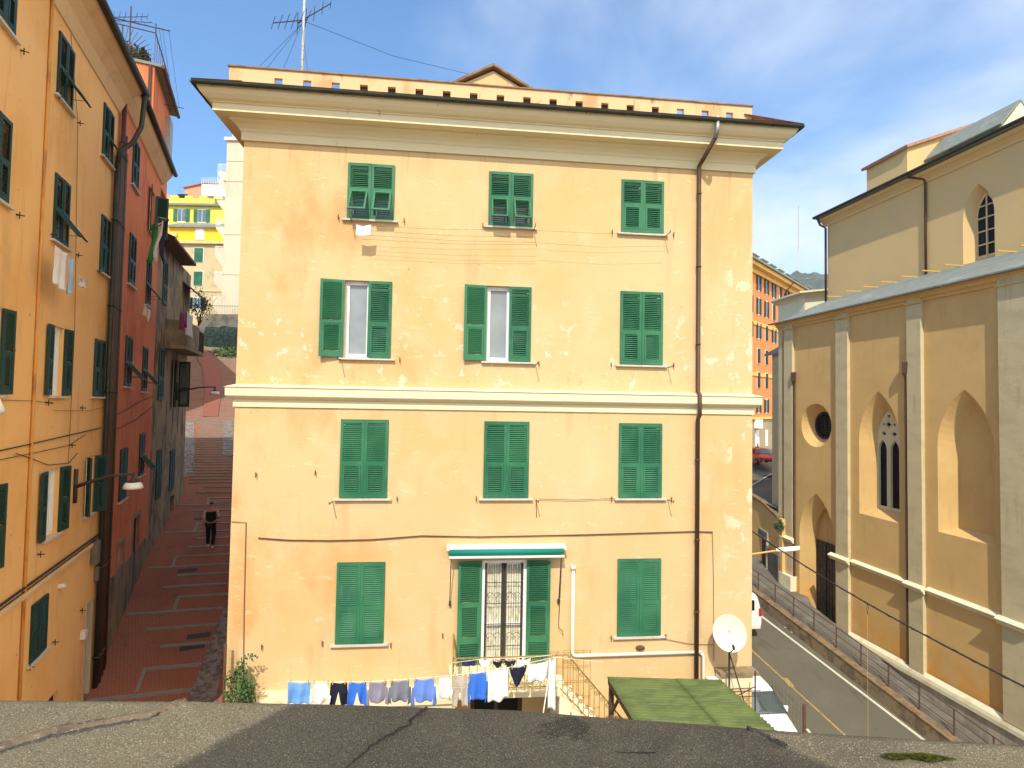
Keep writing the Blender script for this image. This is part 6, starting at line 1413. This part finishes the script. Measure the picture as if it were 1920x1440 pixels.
# our own building below and behind
own = thing('viewers_house', 'plain house below the bitumen parapet on which the viewer stands', 'building', (0, 0, -8.3))
mb = MB(); mb.box(-4.9, 7.5, -6, 1.45, -12, -1.55); mb.build('wall', m_cream, own)
mb = MB()   # dormer behind the viewer
Yc = -.9
for x0_, x1_ in ((-1.38, .60),): mb.ext([(x0_, Yc, -1.55), (x1_, Yc, -1.55), (x1_, Yc, 1.5), ((x0_+x1_)/2+.25, Yc, 2.35), (-1.1, Yc, 2.35), (x0_, Yc, 1.75)], (0, -3, 0))
mb.build('dormer', m_cream, own)

# ================================================================== ground and courtyard
mb = MB(); mb.box(-5.2, 8.3, 1.3, 13.0, -12.5, -8.3); struct(mb.build('courtyard_ground', m_ground))
def terrain(x, y):
    P = V((x, y, 0)); s = (P-AP(0, 0)).dot(ua); za = alley_z(min(max(s, 0), 75))-.35
    zr = rdz(max(-6, min(y, 58)))-.35
    f = max(0, min(1, (x+5+max(0, y-27)*.27)/(14+max(0, y-27)*.0))); f = f*f*(3-2*f)
    return za*(1-f)+min(zr, -5.6 if y > 46 else zr)*f
mb = MB(); xs = [-140+i*4 for i in range(30)]+[-20+i*2 for i in range(32)]+[46+i*6 for i in range(18)]
yy = [-40, -20]+[-8+i*2 for i in range(60)]+[116+i*8 for i in range(6)]
mb.grid([[V((x, y, terrain(x, y))) for x in xs] for y in yy]); struct(mb.build('ground', m_ground, None, True))
mb = MB(); mb.grid([[V((x, y, -26)) for x in (-1700, 1700)] for y in (-1700, 1700)]); struct(mb.build('far_ground', m_ground))

# ================================================================== light and sky
E_S = R_(47); AZ = R_(14)                            # sun behind the viewer, slightly left
sd_ = bpy.data.lights.new('sun', 'SUN'); so = bpy.data.objects.new('sun', sd_); col.objects.link(so)
sd_.energy = 3.55; sd_.angle = R_(.5); sd_.color = (1, .945, .83)
Ld = V((math.sin(AZ)*math.cos(E_S), math.cos(AZ)*math.cos(E_S), -math.sin(E_S)))
so.rotation_euler = (-Ld).to_track_quat('Z', 'Y').to_euler()
w = bpy.data.worlds.new('World'); scene.world = w; w.use_nodes = True; nt = w.node_tree; N = nt.nodes; L = nt.links
bg = N['Background']; sky = N.new('ShaderNodeTexSky'); sky.sky_type = 'NISHITA'; sky.sun_disc = False
sky.sun_elevation = E_S; sky.sun_rotation = math.pi+AZ; sky.air_density = 1.1; sky.dust_density = .7; sky.ozone_density = 1.6
tc = N.new('ShaderNodeTexCoord'); sx = N.new('ShaderNodeSeparateXYZ'); L.new(tc.outputs['Generated'], sx.inputs[0])
# project direction on a cloud layer
mz = N.new('ShaderNodeMath'); mz.operation = 'ADD'; L.new(sx.outputs[2], mz.inputs[0]); mz.inputs[1].default_value = .18
dx_ = N.new('ShaderNodeMath'); dx_.operation = 'DIVIDE'; L.new(sx.outputs[0], dx_.inputs[0]); L.new(mz.outputs[0], dx_.inputs[1])
dy_ = N.new('ShaderNodeMath'); dy_.operation = 'DIVIDE'; L.new(sx.outputs[1], dy_.inputs[0]); L.new(mz.outputs[0], dy_.inputs[1])
cb = N.new('ShaderNodeCombineXYZ'); L.new(dx_.outputs[0], cb.inputs[0]); L.new(dy_.outputs[0], cb.inputs[1])
no = N.new('ShaderNodeTexNoise'); no.inputs['Scale'].default_value = 1.25; no.inputs['Detail'].default_value = 10; no.inputs['Roughness'].default_value = .56; no.inputs['Distortion'].default_value = .35
L.new(cb.outputs[0], no.inputs['Vector'])
# more cloud towards the right of the view
rx = N.new('ShaderNodeMapRange'); L.new(sx.outputs[0], rx.inputs[0]); rx.inputs[1].default_value = -.45; rx.inputs[2].default_value = .50; rx.inputs[3].default_value = -.34; rx.inputs[4].default_value = .13
ad = N.new('ShaderNodeMath'); ad.operation = 'ADD'; L.new(no.outputs['Fac'], ad.inputs[0]); L.new(rx.outputs[0], ad.inputs[1])
rp = N.new('ShaderNodeMapRange'); rp.interpolation_type = 'SMOOTHSTEP'; L.new(ad.outputs[0], rp.inputs[0]); rp.inputs[1].default_value = .36; rp.inputs[2].default_value = .84; rp.inputs[4].default_value = .85
sg_ = N.new('ShaderNodeMix'); sg_.data_type = 'RGBA'; sg_.blend_type = 'MULTIPLY'; sg_.inputs[0].default_value = 1; L.new(sky.outputs[0], sg_.inputs[6]); sg_.inputs[7].default_value = (.66, .98, 1.20, 1)
mx = N.new('ShaderNodeMix'); mx.data_type = 'RGBA'; L.new(rp.outputs[0], mx.inputs[0]); L.new(sg_.outputs[2], mx.inputs[6]); 
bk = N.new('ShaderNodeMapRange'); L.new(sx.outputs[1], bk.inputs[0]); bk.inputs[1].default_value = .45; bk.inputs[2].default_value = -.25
cm = N.new('ShaderNodeMix'); cm.data_type = 'RGBA'; L.new(bk.outputs[0], cm.inputs[0]); cm.inputs[6].default_value = (5.4, 5.7, 6.2, 1); cm.inputs[7].default_value = (13.8, 12.2, 10.2, 1)   # unseen clouds behind the viewer, added and brightened to fill the shaded walls
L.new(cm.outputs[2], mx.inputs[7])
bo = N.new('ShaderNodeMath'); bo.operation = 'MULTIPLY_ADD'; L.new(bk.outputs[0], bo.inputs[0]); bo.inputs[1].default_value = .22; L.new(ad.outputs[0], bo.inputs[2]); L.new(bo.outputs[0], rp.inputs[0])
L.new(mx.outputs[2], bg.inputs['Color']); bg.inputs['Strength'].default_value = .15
scene.view_settings.view_transform = 'Standard'; scene.view_settings.look = 'None'; scene.view_settings.gamma = 1; scene.view_settings.exposure = .50
scene.render.resolution_x = 1024; scene.render.resolution_y = 768

leafclump('corner_shrub', 'green shrub at the foot of the left corner of the yellow house', 'shrub', tuple(V(hit(462, 1290, (0, 12.5, 0), (0, 1, 0)))), (.40, .3, .62), 2600, m_leaf, .035)

# air
mb = MB(); mb.box(-1800, 1800, -1800, 1800, -27, 330)
hzm = bpy.data.materials.new('air'); hzm.use_nodes = True; nn_ = hzm.node_tree.nodes; nn_.remove(nn_['Principled BSDF'])
pv = nn_.new('ShaderNodeVolumePrincipled'); pv.inputs['Color'].default_value = (.80, .88, 1, 1); pv.inputs['Density'].default_value = .00022; pv.inputs['Anisotropy'].default_value = .2
hzm.node_tree.links.new(pv.outputs[0], nn_['Material Output'].inputs['Volume'])
stuff(mb.build('haze', hzm))
